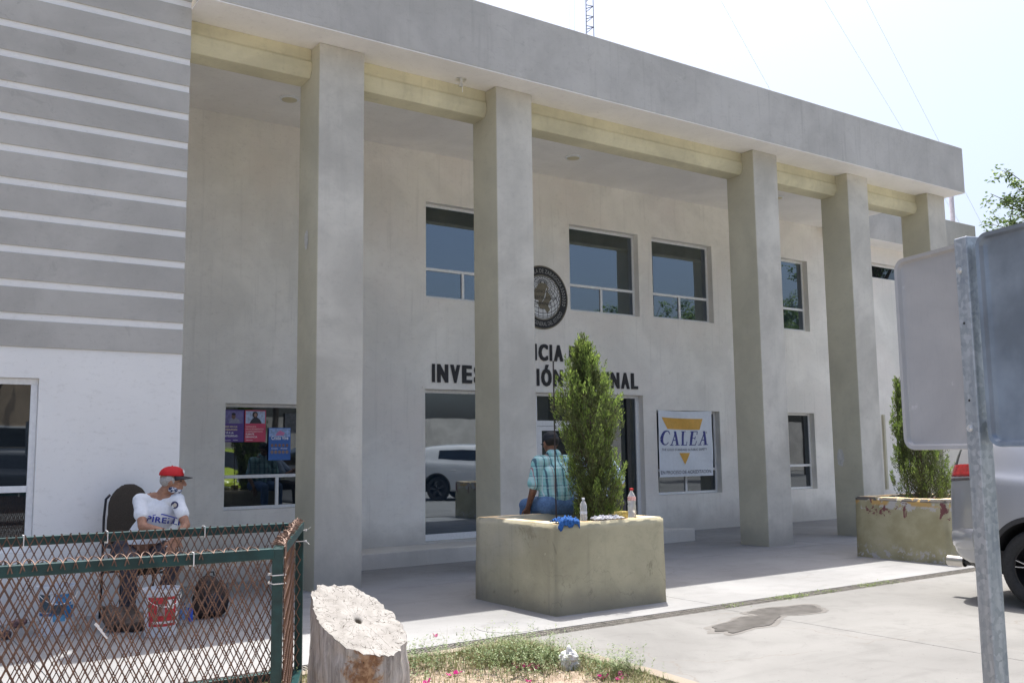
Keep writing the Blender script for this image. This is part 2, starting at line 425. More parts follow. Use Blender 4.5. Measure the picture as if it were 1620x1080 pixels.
# curb: ring between island outline and an inner line
inner = []
cxy = Vector((-.5, 4.4))
for i, p in enumerate(oo):
    a = oo[i-1]; c = oo[(i+1) % len(oo)]; t = ((p-a).normalized()+(c-p).normalized()).normalized(); nn = Vector((t.y, -t.x))
    if (cxy-p).dot(nn) < 0: nn = -nn
    inner.append(p+nn*.11)
n = len(oo)
vs = [(p.x, p.y, -.02) for p in oo]+[(p.x, p.y, .035) for p in oo]+[(p.x, p.y, .035) for p in inner]+[(p.x, p.y, -.02) for p in inner]
fs = []
for i in range(n):
    j = (i+1) % n
    fs += [(i, j, n+j, n+i), (n+i, n+j, 2*n+j, 2*n+i), (2*n+i, 2*n+j, 3*n+j, 3*n+i)]
cb.add(vs, fs); struct(link('curb', cb, M['tan_curb']))
def island_h(x, y): return .02+.035*noise.noise((x*2.2, y*2.2, 1))+.012*noise.noise((x*9, y*9, 4))
def inside(x, y):
    c = False; n = len(inner)
    for i in range(n):
        a = inner[i]; b_ = inner[i-1]
        if (a.y > y) != (b_.y > y) and x < (b_.x-a.x)*(y-a.y)/(b_.y-a.y)+a.x: c = not c
    return c
so = MB(); st = .06; NX = int(10.6/st); NY = int(3.9/st); idx = {}
for i in range(NX+1):
    for j in range(NY+1):
        x = -6+i*st; y = 2.45+j*st
        if inside(x, y): idx[i, j] = len(so.v); so.v.append((x, y, island_h(x, y)))
        elif inside(x-.07, y) or inside(x, y-.07) or inside(x+.07, y) or inside(x, y+.07): idx[i, j] = len(so.v); so.v.append((x, y, .0))
for (i, j) in list(idx):
    if (i+1, j) in idx and (i, j+1) in idx and (i+1, j+1) in idx:
        so.f.append((idx[i, j], idx[i+1, j], idx[i+1, j+1], idx[i, j+1])); so.mi.append(0)
struct(link('soil', so, M['soil'], smooth='all'))
# ------------------------------------------------------------------ THE BUILDING
bld = thing('office_building', 'two-storey grey and white public office with deep pillared porch and striped block at left', 'building', (9, 12, 0))
bld_off = Vector((9, 12, 0))
def bpart(name, mb, mats, parent=None, **k):
    if parent is None: mb.v = [(v[0]-9, v[1]-12, v[2]) for v in mb.v]
    return link(name, mb, mats, parent or bld, **k)
def wall_mb(x0, x1, z0, z1, ops, y, t, dy):
    """front skin at y with rectangular openings and reveals of depth dy, back at y+t"""
    b = MB(); xs = sorted({x0, x1, *[o[0] for o in ops], *[o[1] for o in ops]}); zs = sorted({z0, z1, *[o[2] for o in ops], *[o[3] for o in ops]})
    for i in range(len(xs)-1):
        for j in range(len(zs)-1):
            cx = (xs[i]+xs[i+1])/2; cz = (zs[j]+zs[j+1])/2
            if any(o[0] < cx < o[1] and o[2] < cz < o[3] for o in ops): continue
            b.add([(xs[i], y, zs[j]), (xs[i+1], y, zs[j]), (xs[i+1], y, zs[j+1]), (xs[i], y, zs[j+1])], [(0, 1, 2, 3)])
    for (a, c, d, e) in ops:
        b.add([(a, y, d), (a, y, e), (a, y+t, e), (a, y+t, d)], [(0, 1, 2, 3)])
        b.add([(c, y, d), (c, y, e), (c, y+t, e), (c, y+t, d)], [(3, 2, 1, 0)])
        b.add([(a, y, e), (c, y, e), (c, y+t, e), (a, y+t, e)], [(0, 1, 2, 3)])
        b.add([(a, y, d), (c, y, d), (c, y+t, d), (a, y+t, d)], [(3, 2, 1, 0)])
    b.add([(x0, y, z0), (x0, y+t, z0), (x0, y+t, z1), (x0, y, z1)], [(0, 1, 2, 3)])
    b.add([(x1, y, z0), (x1, y+t, z0), (x1, y+t, z1), (x1, y, z1)], [(3, 2, 1, 0)])
    return b
YW = 12.78
OP = dict(w1=(4.15, 5.72, .745, 2.18), door=(7.23, 11.72, .14, 2.45), cal=(12.04, 13.68, .66, 2.19), w5=(14.95, 16.50, .64, 2.19),
          u1=(7.25, 8.75, 3.88, 5.40), u2=(10.10, 11.70, 3.88, 5.40), u3=(12.04, 13.62, 3.89, 5.40), u4=(14.95, 16.50, 3.90, 5.40), wing=(18.1, 20.6, 5.27, 5.62))
bpart('porch_wall', wall_mb(2.75, 22.9, -.05, 6.25, list(OP.values()), YW, .30, .12), M['porch_wall'], fix=False)
def window(op, y, rec=.12, glass='sky_blue_glass', split=.32, mull=.5, sill=True, top=True, fw=.045):
    x0, x1, z0, z1 = op; yf = y+rec
    zt = z0+(z1-z0)*split
    f = MB()
    f.box(x0+.002, x1-.002, yf, yf+.05, z0+.002, z0+fw); f.box(x0+.002, x1-.002, yf, yf+.05, z1-fw, z1-.002)
    f.box(x0+.002, x0+fw, yf+.001, yf+.049, z0+fw, z1-fw); f.box(x1-fw, x1-.002, yf+.001, yf+.049, z0+fw, z1-fw)
    if split: f.box(x0+fw, x1-fw, yf-.006, yf+.045, zt-fw/2, zt+fw/2)
    if mull:
        xm = x0+(x1-x0)*mull; f.box(xm-fw/2, xm+fw/2, yf-.003, yf+.042, z0+fw, zt-fw/2)
    w = bpart('window', f, M['alu'], bevel=.004)
    def pane(a, b_, c, d):
        p = MB(); p.box(a, b_, yf+.02, yf+.026, c, d); p.v = [(v[0]-9, v[1]-12, v[2]) for v in p.v]; link('pane', p, M[glass], w)
    if split:
        pane(x0+fw-.005, x1-fw+.005, zt+fw/2-.004, z1-fw+.004)
        if mull:
            pane(x0+fw-.005, xm-fw/2+.004, z0+fw-.004, zt-fw/2+.004); pane(xm+fw/2-.004, x1-fw+.005, z0+fw-.004, zt-fw/2+.004)
        else: pane(x0+fw-.005, x1-fw+.005, z0+fw-.004, zt-fw/2+.004)
    else: pane(x0+fw-.005, x1-fw+.005, z0+fw-.004, z1-fw+.004)
    return w
for k in ('u1', 'u2', 'u3', 'u4'): window(OP[k], YW, split=.31)
window(OP['w1'], YW, glass='glass', split=.31); window(OP['cal'], YW, glass='glass', split=.29); window(OP['w5'], YW, glass='glass', split=.31)
window(OP['wing'], YW, glass='glass', split=0, mull=0)
# added dark sheet behind the glazing stops the sky shining through
ri = MB(); ri.box(2.9, 22.7, 13.09, 13.12, 0, 6.2); bpart('sky_block_sheet', ri, M['black_alu'])
# entrance: frame, panes, double door
x0, x1, z0, z1 = OP['door']; yf = YW+.12
f = MB(); fw = .06
f.box(x0+.002, x1-.002, yf, yf+.06, z0+.002, z0+.10); f.box(x0+.002, x1-.002, yf, yf+.06, z1-.05, z1-.002)
for xx, w_ in ((x0+.03, .028), (9.38, .06), (10.50, .04), (x1-.04, .038)): f.box(xx-w_, xx+w_, yf-.004, yf+.056, z0+.1, z1-.05)
f.box(9.44, 10.46, yf-.002, yf+.05, 1.90, 1.99)
ent = bpart('entrance_frame', f, M['alu'], bevel=.004)
def epane(a, b_, c, d, mat='glass'):
    p = MB(); p.box(a-9, b_-9, yf+.024-12, yf+.03-12, c, d); link('pane', p, M[mat], ent)
epane(x0+.05, 9.33, z0+.09, z1-.04, 'sky_blue_glass'); epane(9.43, 10.47, 1.98, z1-.04); epane(10.53, x1-.07, z0+.09, z1-.04)
df = MB(); xa, xb = 9.445, 10.455
df.box(xa, xb, yf+.002, yf+.045, .245, .40); df.box(xa, xb, yf+.002, yf+.045, 1.82, 1.895); df.box(xa, xa+.09, yf+.003, yf+.044, .40, 1.82); df.box(xb-.09, xb, yf+.003, yf+.044, .40, 1.82)
door = bpart('door', df, M['alu'], bevel=.003)
p = MB(); p.box(xa+.08-9, xb-.08-9, yf+.02-12, yf+.026-12, .39, 1.83); link('pane', p, M['glass'], door)
p = MB(); p.tube([(xb-.05-9, yf-.05-12, .95), (xb-.05-9, yf-.05-12, 1.25)], .012); link('handle', p, M['bolt'], door, smooth=True)
dk = MB(); dk.box(11.42, 11.50, yf-.008, yf+.02, z0+.1, z1-.05); bpart('door_edge_trim', dk, M['black_alu'])
# step in front of the doors (top slopes gently back)
s_ = MB(); s_.add([(2.76, 11.32, -.03), (11.45, 11.32, -.03), (11.45, 11.33, .2), (2.76, 11.33, .2), (2.76, 12.779, -.03), (11.45, 12.779, -.03), (11.45, 12.779, .115), (2.76, 12.779, .115)],
          [(0, 1, 2, 3), (3, 2, 6, 7), (1, 5, 6, 2), (0, 3, 7, 4), (4, 7, 6, 5), (0, 4, 5, 1)])
bpart('entrance_step', s_, M['porch_wall'], bevel=.012)
# canopy: fascia, soffit, roof
fa = MB(); fa.box(2.755, 17.03, 9.52, 9.74, 6.21, 7.07); fa.box(16.83, 17.03, 9.74, 13.1, 6.211, 7.069)
bpart('fascia', fa, M['cement'], bevel=.012)
so_ = MB(); so_.box(2.75, 17.029, 9.523, 12.79, 6.196, 6.209); bpart('soffit', so_, M['ceiling'])
rf = MB(); rf.box(2.8, 16.8, 9.75, 20, 6.25, 6.45); rf.box(-5.9, 2.7, 10.1, 20, 7.1, 7.3); rf.box(17.04, 22.9, 12.6, 20, 6.3, 6.5); bpart('roof', rf, M['cement'])
bk = MB(); bk.box(-6, 22.9, 19.8, 20, 0, 6.24); bpart('rear_wall', bk, M['white_wall'])
# beams between the columns
COLX = [4.21, 6.65, 11.55, 13.95, 16.36]; CWD = .57; CY = 9.88
spans = [(2.76, COLX[0]), (COLX[0]+CWD, COLX[1]), (COLX[1]+CWD, COLX[2]), (COLX[2]+CWD, COLX[3]), (COLX[3]+CWD, COLX[4])]
for a, c in spans:
    b = MB()
    prof = [(10.12, 6.195), (10.125, 6.06), (10.10, 6.03), (10.10, 5.93), (10.15, 5.845), (10.42, 5.835), (10.42, 6.195)]
    n = len(prof); b.add([(a+.001, y, z) for y, z in prof]+[(c-.001, y, z) for y, z in prof], [(i, (i+1) % n, n+(i+1) % n, n+i) for i in range(n)]+[tuple(range(n))[::-1], tuple(range(n, 2*n))])
    bpart('beam', b, M['beam'], bevel=.006)
for x in COLX:
    b = MB(); b.box(x, x+CWD, CY, CY+CWD, -.02, 6.195, mats=(1, 1, 0, 1, 1, 1)); bpart('column', b, [M['column_front'], M['column_side']], bevel=.014)  # front face greyer, the other faces more olive
# paint chips on two columns
chipm = plain('bare_white_plaster', (.62, .61, .58), .9)
for (x, y, z, r) in ((4.206, 10.19, 3.93, .075), (13.946, 10.3, 1.31, .10)):
    b = MB(); n = 18
    b.add([(x-.003, y, z)]+[(x-.003, y+r*.7*(1+.4*noise.noise((cos(k), sin(k), x)))*cos(2*pi*k/n), z+r*1.5*(1+.5*noise.noise((k*.7, 0, x)))*sin(2*pi*k/n)) for k in range(n)], [(0, 1+k, 1+(k+1) % n) for k in range(n)])
    bpart('paint_chip', b, chipm, fix=False)
# left block with horizontal bands
BX = 2.75; YB = 9.88
bop = (-.25, 1.44, .62, 2.228)
bpart('block_wall', wall_mb(-6, BX, -.05, 7.5, [bop], YB, .30, .1), M['white_wall'], fix=False)
b = MB(); b.box(BX-.3, BX, YB+.301, YW-.001, -.05, 7.5); b.box(-6, -5.7, YB+.301, 20, -.05, 7.5); b.box(-5.7, BX-.3, 10.185, 10.2, 0, 7.4)
bpart('block_side_wall', b, M['porch_wall'])
ww = window(bop, YB, .05, 'glass', split=.36, mull=0, fw=.06)
zc = [2.80, 3.112, 3.434, 3.759, 4.079, 4.395, 4.70, 5.011, 5.312, 5.61, 5.94, 6.245, 6.56, 6.87, 7.18]
lo = 2.516
for z in zc+[7.56]:
    b = MB(); b.box(-6.02, BX+.004, YB-.014, YB-.001, lo, z-.034); bpart('cladding_band', b, M['cladding'], bevel=.006); lo = z+.034
# wing on the right
wf = MB(); wf.box(17.035, 22.35, 12.3, 12.5, 6.0, 6.80); wf.box(22.15, 22.35, 12.5, 19.8, 6.0, 6.80); bpart('wing_fascia', wf, M['cement'], bevel=.01)
ws = MB(); ws.box(17.035, 22.34, 12.305, 12.779, 5.985, 5.998); bpart('wing_soffit', ws, M['ceiling'])
cd = MB(); cd.box(18.82, 18.88, 12.73, 12.779, .55, 2.18); bpart('wall_duct', cd, M['column_side'])
# window surround lips above the openings
for k in ('door',):
    x0, x1, z0, z1 = OP[k]; b = MB(); b.box(x0-.05, x1+.05, YW-.012, YW-.001, z1+.004, z1+.045); bpart('lintel_trim', b, M['porch_wall'])
# vent pipe on wing roof
b = MB(); b.tube([(21.9, 12.6, 6.4), (21.9, 12.6, 7.55)], .055, 10)
tag(link('vent_pipe', b, plain('pale_pvc', (.62, .57, .62), .5), smooth=True), 'slim pale vertical pipe rising from the far wing roof', 'pipe')
# ceiling lights
lens = plain('frosted_lamp_glass', (.62, .56, .38), .4, 0, .03)
first = None
for i, (x, y, l) in enumerate(((4.58, 11.74, 'round flush ceiling light between the striped block and nearest column'), (9.38, 11.72, 'round flush ceiling light above the entrance doors'), (14.19, 11.6, 'round flush ceiling light half hidden beside the farther columns'))):
    if first is None:
        first = thing('ceiling_light', l, 'ceiling light', (x, y, 6.196), 'round ceiling lights under the porch')
        b = MB(); b.lathe([(.13, 0), (.13, -.02), (.105, -.028), (.10, -.01)], n=28, cap=False); link('rim', b, M['alu'], first, smooth=True)
        b = MB(); b.lathe([(.104, -.012), (.098, -.03), (.05, -.045), (.002, -.05)], n=28); link('diffuser', b, lens, first, smooth=True)
    else:
        c = copy_tree(first); c.location = (x, y, 6.196); c['label'] = l
l = thing('lamp_holder', 'small bare lamp fitting hanging under the canopy edge between nearest two columns', 'lamp fitting', (6.15, 9.93, 6.195))
b = MB(); b.lathe([(.07, 0), (.07, -.012), (.02, -.02), (.018, -.07), (.028, -.075), (.028, -.10), (.01, -.105)], n=14); link('socket', b, M['bolt'], l, smooth=True)
b = MB(); b.bar((-.09, 0, -.075), (.05, .02, -.06), .006); b.bar((0.02, 0, -.1), (.02, 0, -.17), .007); link('wire', b, M['alu'], l)
# ------------------------------------------------------------------ lettering on the wall
def wall_letters(name, label, text, xa, xb, z, h, gap=.006):
    t = thing(name, label, 'sign', ((xa+xb)/2, YW, z))
    adv = dict(I=.278, N=.722, V=.667, E=.667, S=.667, T=.611, G=.778, A=.722, C=.722, R=.722, M=.833, L=.611, D=.722); adv['Ó'] = .778
    tot = sum(.30 if ch == ' ' else adv[ch] for ch in text); k = (xb-xa)/(tot-.10); sy = h/GL['_h']; cache = {}; x = xa-(xa+xb)/2-.05*k
    for ch in text:
        if ch == ' ': x += .30*k; continue
        if ch not in cache:
            vs, fs = GL[ch][1]; lo_ = min(v[0] for v in vs); hi_ = max(v[0] for v in vs); ink = (adv[ch]-(.12 if ch != 'I' else .128))*k; dl = .034*k*1.0
            # heavy sign-painter's weight: the outline twice, side by side, as one raised letter
            b = MB(); n = len(vs); sc = (ink-2*dl)/(hi_-lo_) if ch != 'I' else (ink-2*dl*.6)/(hi_-lo_); d_ = dl if ch != 'I' else dl*.6
            ec = {}
            for f_ in fs:
                for i in range(len(f_)): ec[(f_[i], f_[(i+1) % len(f_)])] = 1
            side = [(e[0], e[1], n+e[1], n+e[0]) for e in ec if (e[1], e[0]) not in ec]
            for q, yo in ((-1, 0), (0, .0008), (1, .0016)):
                y0, y1 = -gap-.012-yo, -gap+yo*.5
                b.add([(.06*k+d_+(v[0]-lo_)*sc+q*d_, y0, v[1]*sy) for v in vs]+[(.06*k+d_+(v[0]-lo_)*sc+q*d_, y1, v[1]*sy) for v in vs], list(fs)+side)
            me = b.mesh('letter'); me.materials.append(M['black']); cache[ch] = me
        o = bpy.data.objects.new('letter', cache[ch]); C.objects.link(o); o.parent = t; o.location = (x, 0, 0); x += adv[ch]*k
wall_letters('wall_lettering', 'black letters AGENCIA DE on white wall under the round seal', 'AGENCIA DE', 8.46, 10.46, 2.995, .255)
wall_letters('wall_lettering', 'black letters INVESTIGACIÓN CRIMINAL on white wall above the entrance', 'INVESTIGACIÓN CRIMINAL', 7.345, 11.60, 2.570, .264)
# ------------------------------------------------------------------ round seal
SX, SZ, SR = 9.485, 4.054, .542
seal = thing('round_seal', 'round black and white emblem with globe and state map, half behind a column', 'emblem', (SX, YW, SZ))
def disc(r, y, n=64, y1=None):
    b = MB(); b.lathe([(r, y1 if y1 is not None else y+.012), (r, y)], n=n, axis='y'); return b
link('rim', disc(SR, -.020, y1=-.001), M['gold'], seal); link('lettering_band', disc(SR-.02, -.024, y1=-.019), M['black'], seal)
link('inner_rim', disc(.385, -.027, y1=-.0235), M['gold'], seal); link('globe', disc(.37, -.030, y1=-.0265), M['seal_white'], seal)
gl = MB(); w = .0045; yg = -.0315
def arc2(fn, n=26):
    pts = [fn(i/n) for i in range(n+1)]
    for a, c in zip(pts, pts[1:]):
        d = Vector((c[0]-a[0], c[1]-a[1]))
        if d.length < 1e-6: continue
        nn = Vector((-d.y, d.x)).normalized()*w
        gl.add([(a[0]+nn.x, yg, a[1]+nn.y), (c[0]+nn.x, yg, c[1]+nn.y), (c[0]-nn.x, yg, c[1]-nn.y), (a[0]-nn.x, yg, a[1]-nn.y)], [(0, 1, 2, 3)])
tilt = radians(48)
def sph(lat, lon):
    x = cos(lat)*sin(lon); y = sin(lat); z = cos(lat)*cos(lon)
    return x*.365, (y*cos(tilt)+0*z - 0)*.365 + (-z*sin(tilt))*.365*-1*0 + (-z)*sin(tilt)*.365, y*sin(tilt)+z*cos(tilt)
def seg(la0, lo0, la1, lo1):
    a = sph(la0, lo0); c = sph(la1, lo1)
    if a[2] > 0 and c[2] > 0: arc2(lambda t: (a[0]+(c[0]-a[0])*t, a[1]+(c[1]-a[1])*t), 1)
for i in range(24):
    lo_ = 2*pi*i/24
    for j in range(26): seg(-pi/2+pi*j/26*.97, lo_, -pi/2+pi*(j+1)/26*.97, lo_)
for j in range(1, 12):
    la = -pi/2+pi*j/12
    for i in range(60): seg(la, 2*pi*i/60, la, 2*pi*(i+1)/60)
link('globe_lines', gl, M['black'], seal, fix=False)
mp = MB(); pts = [(-.02, .25), (.06, .24), (.13, .17), (.10, .10), (.16, .05), (.18, -.02), (.13, -.08), (.11, -.14), (.15, -.20), (.09, -.27), (.03, -.19), (-.06, -.20), (-.10, -.13), (-.09, -.06), (-.17, -.05), (-.22, .02), (-.20, .10), (-.13, .15), (-.09, .22)]
mp.add([(p[0], -.033, p[1]) for p in pts], [tuple(range(len(pts)))]); link('state_map', mp, M['gold'], seal, fix=False)
sl = MB(); sl.add([(.09, -.0345, .16), (.075, -.0345, .165), (.03, -.0345, .0), (-.03, -.0345, -.10), (.045, -.0345, -.01)], [(0, 1, 2, 3, 4)]); link('white_slash', sl, M['seal_white'], seal, fix=False)
tx = MB()
for t, z in (('AGENCIA DE', .075), ('INVESTIGACION', -.03), ('CRIMINAL', -.135)): text_mb(tx, t, {'AGENCIA DE': .42, 'INVESTIGACION': .60, 'CRIMINAL': .40}[t], .052, lambda x, y, z=z: (x, -.036, y+z))
struct(link('centre_lettering', tx, M['black'], seal, fix=False), 'stuff')
rt = MB()
def ring_text(t, r, a0, a1, up, h):
    lay, w = text_layout(t, 0); sy = h/GL['_h']
    for x, (vs, fs), ch in lay:
        pts = []
        for v in vs:
            fr = (x+v[0])/w; a = a0+(a1-a0)*fr; rr = r+(v[1]*sy if up else -v[1]*sy)
            pts.append((rr*cos(a), -.026, rr*sin(a)))
        rt.add(pts, fs)
ring_text('COAHUILA DE ZARAGOZA', .42, radians(152), radians(28), True, .065)
ring_text('GENERAL DEL ESTADO', .485, radians(246), radians(330), False, .065)
ring_text('FISCALIA', .485, radians(205), radians(243), False, .065)
for sgn in (1, -1):
    for k in range(7):
        a = radians(-16+k*6) if sgn > 0 else radians(196-k*6)
        for s2 in (-1, 1):
            c = Vector((cos(a)*.455, sin(a)*.455)); t = Vector((-sin(a), cos(a)))*sgn; rd = Vector((cos(a), sin(a)))*s2
            p0 = c; p1_ = c+t*.028+rd*.036; p2_ = c+t*.045+rd*.020
            rt.add([(p0.x, -.026, p0.y), (p1_.x, -.026, p1_.y), (p2_.x, -.026, p2_.y)], [(0, 1, 2)])
struct(link('ring_lettering', rt, M['seal_grey'], seal, fix=False), 'stuff')
# ------------------------------------------------------------------ banner
BXa, BXb, BZa, BZb = 12.06, 13.44, .985, 2.195
ban = thing('banner', 'white vinyl banner with blue CALEA lettering and orange triangle hung over window', 'banner', (BXa, YW, BZa))
BW = BXb-BXa; BH = BZb-BZa
def ban_y(x, z):
    u = x/BW; v = z/BH
    y = -.018-.012*sin((u*1.1+v*.95)*9+.8)*math.exp(-((u+v-1.15)*1.7)**2)-.006*noise.noise((u*4, v*4, 2))-.007*sin(u*7+v*13)*(v)*(1-u)*1.2
    return min(y, -.003)
def ban_xyz(x, z, off=0.0):
    sag = -.018*sin(pi*min(1, max(0, x/BW)))*(z/BH)
    return (x, ban_y(x, z)-off, z+sag)
bm_ = MB(); NXb, NZb = 44, 40
bm_.add([ban_xyz(BW*i/NXb, BH*j/NZb) for j in range(NZb+1) for i in range(NXb+1)], [(j*(NXb+1)+i, j*(NXb+1)+i+1, (j+1)*(NXb+1)+i+1, (j+1)*(NXb+1)+i) for j in range(NZb) for i in range(NXb)])
link('sheet', bm_, plain('white_vinyl', (.74, .79, .86), .45, 0, .03), ban, smooth='all', fix=False)
orange = plain('orange_print', (.72, .40, .07), .45, 0, .06); bluep = plain('blue_print', (.035, .05, .26), .45, 0, .08)
def ban_poly(mb, poly, off=.003, n=10):
    """fill a convex quad/triangle finely so that it follows the folds"""
    if len(poly) == 3: poly = [poly[0], poly[1], poly[2], poly[2]]
    a, b_, c, d = [Vector(p) for p in poly]; vs = []
    for j in range(n+1):
        for i in range(n+1):
            u = i/n; v = j/n; p = (a*(1-u)+b_*u)*(1-v)+(d*(1-u)+c*u)*v; vs.append(ban_xyz(p.x, p.y, off))
    mb.add(vs, [(j*(n+1)+i, j*(n+1)+i+1, (j+1)*(n+1)+i+1, (j+1)*(n+1)+i) for j in range(n) for i in range(n)])
sxp = BW/640.; szp = BH/750.     # banner pixels read off the photograph's close-up
def bp(x, y): return ((x-160)*sxp, (800-y)*szp)
o_ = MB(); ban_poly(o_, [bp(262, 258), bp(640, 264), bp(688, 138), bp(200, 128)], n=16); link('orange_bar', o_, orange, ban, fix=False)
o_ = MB(); ban_poly(o_, [bp(455, 665), bp(518, 530), bp(390, 530)]); link('orange_triangle', o_, orange, ban, fix=False)
cl = MB()
def stroke(x0, y0, x1, y1, w0, w1=None, off=.0035):
    w1 = w1 or w0; ban_poly(cl, [bp(x0-w0/2, y0), bp(x0+w0/2, y0), bp(x1+w1/2, y1), bp(x1-w1/2, y1)], off, 6)
def hstroke(x0, y0, x1, y1, h): ban_poly(cl, [bp(x0, y0+h/2), bp(x1, y1+h/2), bp(x1, y1-h/2), bp(x0, y0-h/2)], .0035, 5)
# C
cpts = [(283, 318), (276, 290), (255, 280), (225, 290), (200, 330), (190, 375), (197, 415), (220, 437), (245, 435), (268, 410)]
cw = [8, 12, 10, 22, 30, 34, 28, 14, 9, 7]
for i in range(len(cpts)-1):
    (xa_, ya_), (xb_, yb_) = cpts[i], cpts[i+1]; d = Vector((xb_-xa_, yb_-ya_)).normalized(); nn = Vector((-d.y, d.x))
    p = [(xa_+nn.x*cw[i]/2, ya_+nn.y*cw[i]/2), (xb_+nn.x*cw[i+1]/2, yb_+nn.y*cw[i+1]/2), (xb_-nn.x*cw[i+1]/2, yb_-nn.y*cw[i+1]/2), (xa_-nn.x*cw[i]/2, ya_-nn.y*cw[i]/2)]
    ban_poly(cl, [bp(*q) for q in p], .0035, 4)
stroke(272, 280, 283, 318, 8)
def A(x):
    stroke(x+68, 282, x+10, 440, 10); stroke(x+62, 282, x+78, 440, 28); hstroke(x+32, 385, x+72, 385, 10)
    hstroke(x-8, 440, x+32, 440, 8); hstroke(x+52, 440, x+106, 440, 8)
A(290); A(632)
stroke(452, 285, 435, 440, 26); hstroke(428, 284, 482, 284, 8); hstroke(410, 440, 490, 440, 9); stroke(494, 398, 484, 442, 8)
stroke(556, 285, 538, 440, 26); hstroke(532, 285, 612, 285, 9); hstroke(515, 440, 596, 440, 9); stroke(612, 282, 606, 322, 8); stroke(606, 395, 592, 442, 8); hstroke(548, 360, 588, 360, 8); stroke(590, 340, 584, 380, 7)
link('blue_lettering', cl, bluep, ban, fix=False)
bt = MB()
text_mb(bt, 'THE GOLD STANDARD IN PUBLIC SAFETY', 535*sxp, 26*szp, lambda x, y: ban_xyz(*(Vector(bp(460, 505))+Vector((x, y))), .004))
text_mb(bt, 'EN PROCESO DE ACREDITACIÓN.', 610*sxp, 38*szp, lambda x, y: ban_xyz(*(Vector(bp(478, 768))+Vector((x, y))), .004))
text_mb(bt, '®', 22*sxp, 22*szp, lambda x, y: ban_xyz(*(Vector(bp(724, 310))+Vector((x, y))), .004))
struct(link('small_lettering', bt, plain('grey_print', (.06, .07, .12), .5), ban, fix=False), 'stuff')
# ------------------------------------------------------------------ posters in the window
PY = YW+.115
def poster(label, xa, xb, za, zb, colr, tint, photo, lines, figure, extra=None):
    t = thing('poster', label, 'poster', (xa, PY, za), 'posters taped inside the ground-floor window')
    w = xb-xa; h = zb-za
    b = MB(); b.box(0, w, -.004, -.001, 0, h); link('sheet', b, plain('poster_paper', colr, .5, 0, .05), t)
    if photo:
        b = MB(); a0, a1, c0, c1 = photo; b.add([(w*a0, -.005, h*c0), (w*a1, -.005, h*c0), (w*a1, -.005, h*c1), (w*a0, -.005, h*c1)], [(0, 1, 2, 3)]); link('picture', b, plain('poster_picture', tint, .5, 0, .25, 30), t, fix=False)
    for (shape, col, off) in figure:
        b = MB(); b.add([(w*p[0], -.0055-off, h*p[1]) for p in shape], [tuple(range(len(shape)))]); link('figure', b, plain('figure_print', col, .5, 0, .15, 40), t, fix=False)
    for (s, x, z, wd, ht, col) in lines:
        b = MB(); text_mb(b, s, w*wd, h*ht, lambda X, Z: (w*x+X, -.0065, h*z+Z), bold=1, center=False); link('lettering', b, plain('poster_ink', col, .5, 0, .02), t, fix=False)
    return t
def circ(cx, cy, rx, ry, n=16): return [(cx+rx*cos(2*pi*k/n), cy+ry*sin(2*pi*k/n)) for k in range(n)]
yl = (.75, .62, .38); wh = (.85, .85, .88)
poster('purple poster with man in grey shirt and NO A LA CORRUPCIÓN text', 4.155, 4.445, 1.66, 2.095, (.10, .055, .26), (.17, .15, .33), (.08, .95, .58, .97),
       [('DIGO NO A LA', .07, .45, .62, .055, yl), ('CORRUPCIÓN', .07, .355, .62, .055, yl), ('Y SÍ A LA', .07, .26, .44, .055, wh), ('INTEGRIDAD.', .07, .16, .66, .055, wh), ('FISCALIA', .08, .045, .3, .022, wh), ('ESTADO', .5, .045, .22, .022, wh)],
       [([(.28, .58), (.82, .58), (.76, .70), (.60, .76), (.42, .76), (.32, .68)], (.25, .25, .33), 0), (circ(.50, .80, .10, .085), (.16, .09, .07), .0003), (circ(.50, .87, .10, .04), (.01, .01, .015), .0006)])
poster('pink poster with dark-haired woman beside the purple poster', 4.457, 4.755, 1.66, 2.095, (.56, .06, .13), (.40, .47, .62), (.04, .96, .58, .97),
       [('CONOCE EL', .05, .46, .5, .045, (.8, .5, .5)), ('PROCEDIMIENTO', .05, .38, .85, .045, (.8, .5, .5)), ('COMPROMETIDOS', .05, .30, .8, .045, (.8, .5, .5)), ('SUMATE', .05, .22, .4, .05, wh), ('DENUNCIA', .05, .13, .55, .05, wh), ('FISCALIA', .08, .045, .3, .022, wh)],
       [([(.22, .58), (.80, .58), (.72, .70), (.58, .78), (.44, .78), (.30, .68)], (.03, .03, .04), 0), (circ(.48, .86, .13, .10), (.012, .01, .012), .0003), (circ(.50, .85, .07, .065), (.30, .18, .14), .0006)])
fc = [(circ(.16+.17*k, .455, .06, .05), (.25, .15, .12), .0003) for k in range(5)]+[(circ(.16+.17*k, .25, .07, .055), (.28, .2, .17), .0003) for k in range(5)]
poster('blue poster reading Cristo Vive, set lower right of the pink one', 4.80, 5.12, 1.405, 1.855, (.05, .15, .46), (.30, .42, .68), (.02, .98, .72, .98),
       [('Cristo Vive', .12, .63, .78, .11, wh), ('Concierto', .12, .345, .3, .03, wh), ('Musical', .55, .345, .3, .035, wh)],
       [([(.30, .76), (.40, .86), (.5, .92), (.62, .88), (.74, .84), (.66, .76)], (.60, .2, .38), 0)]+fc)
ln = MB(); ln.box(5.03, 5.5, YW+.112, YW+.115, 1.78, 2.06)
tag(link('notice', ln, plain('dim_notice_paper', (.07, .075, .08), .5, 0, .3, 25)), 'faint grey notice sheet behind dark glass right of posters, beside the column', 'notice')
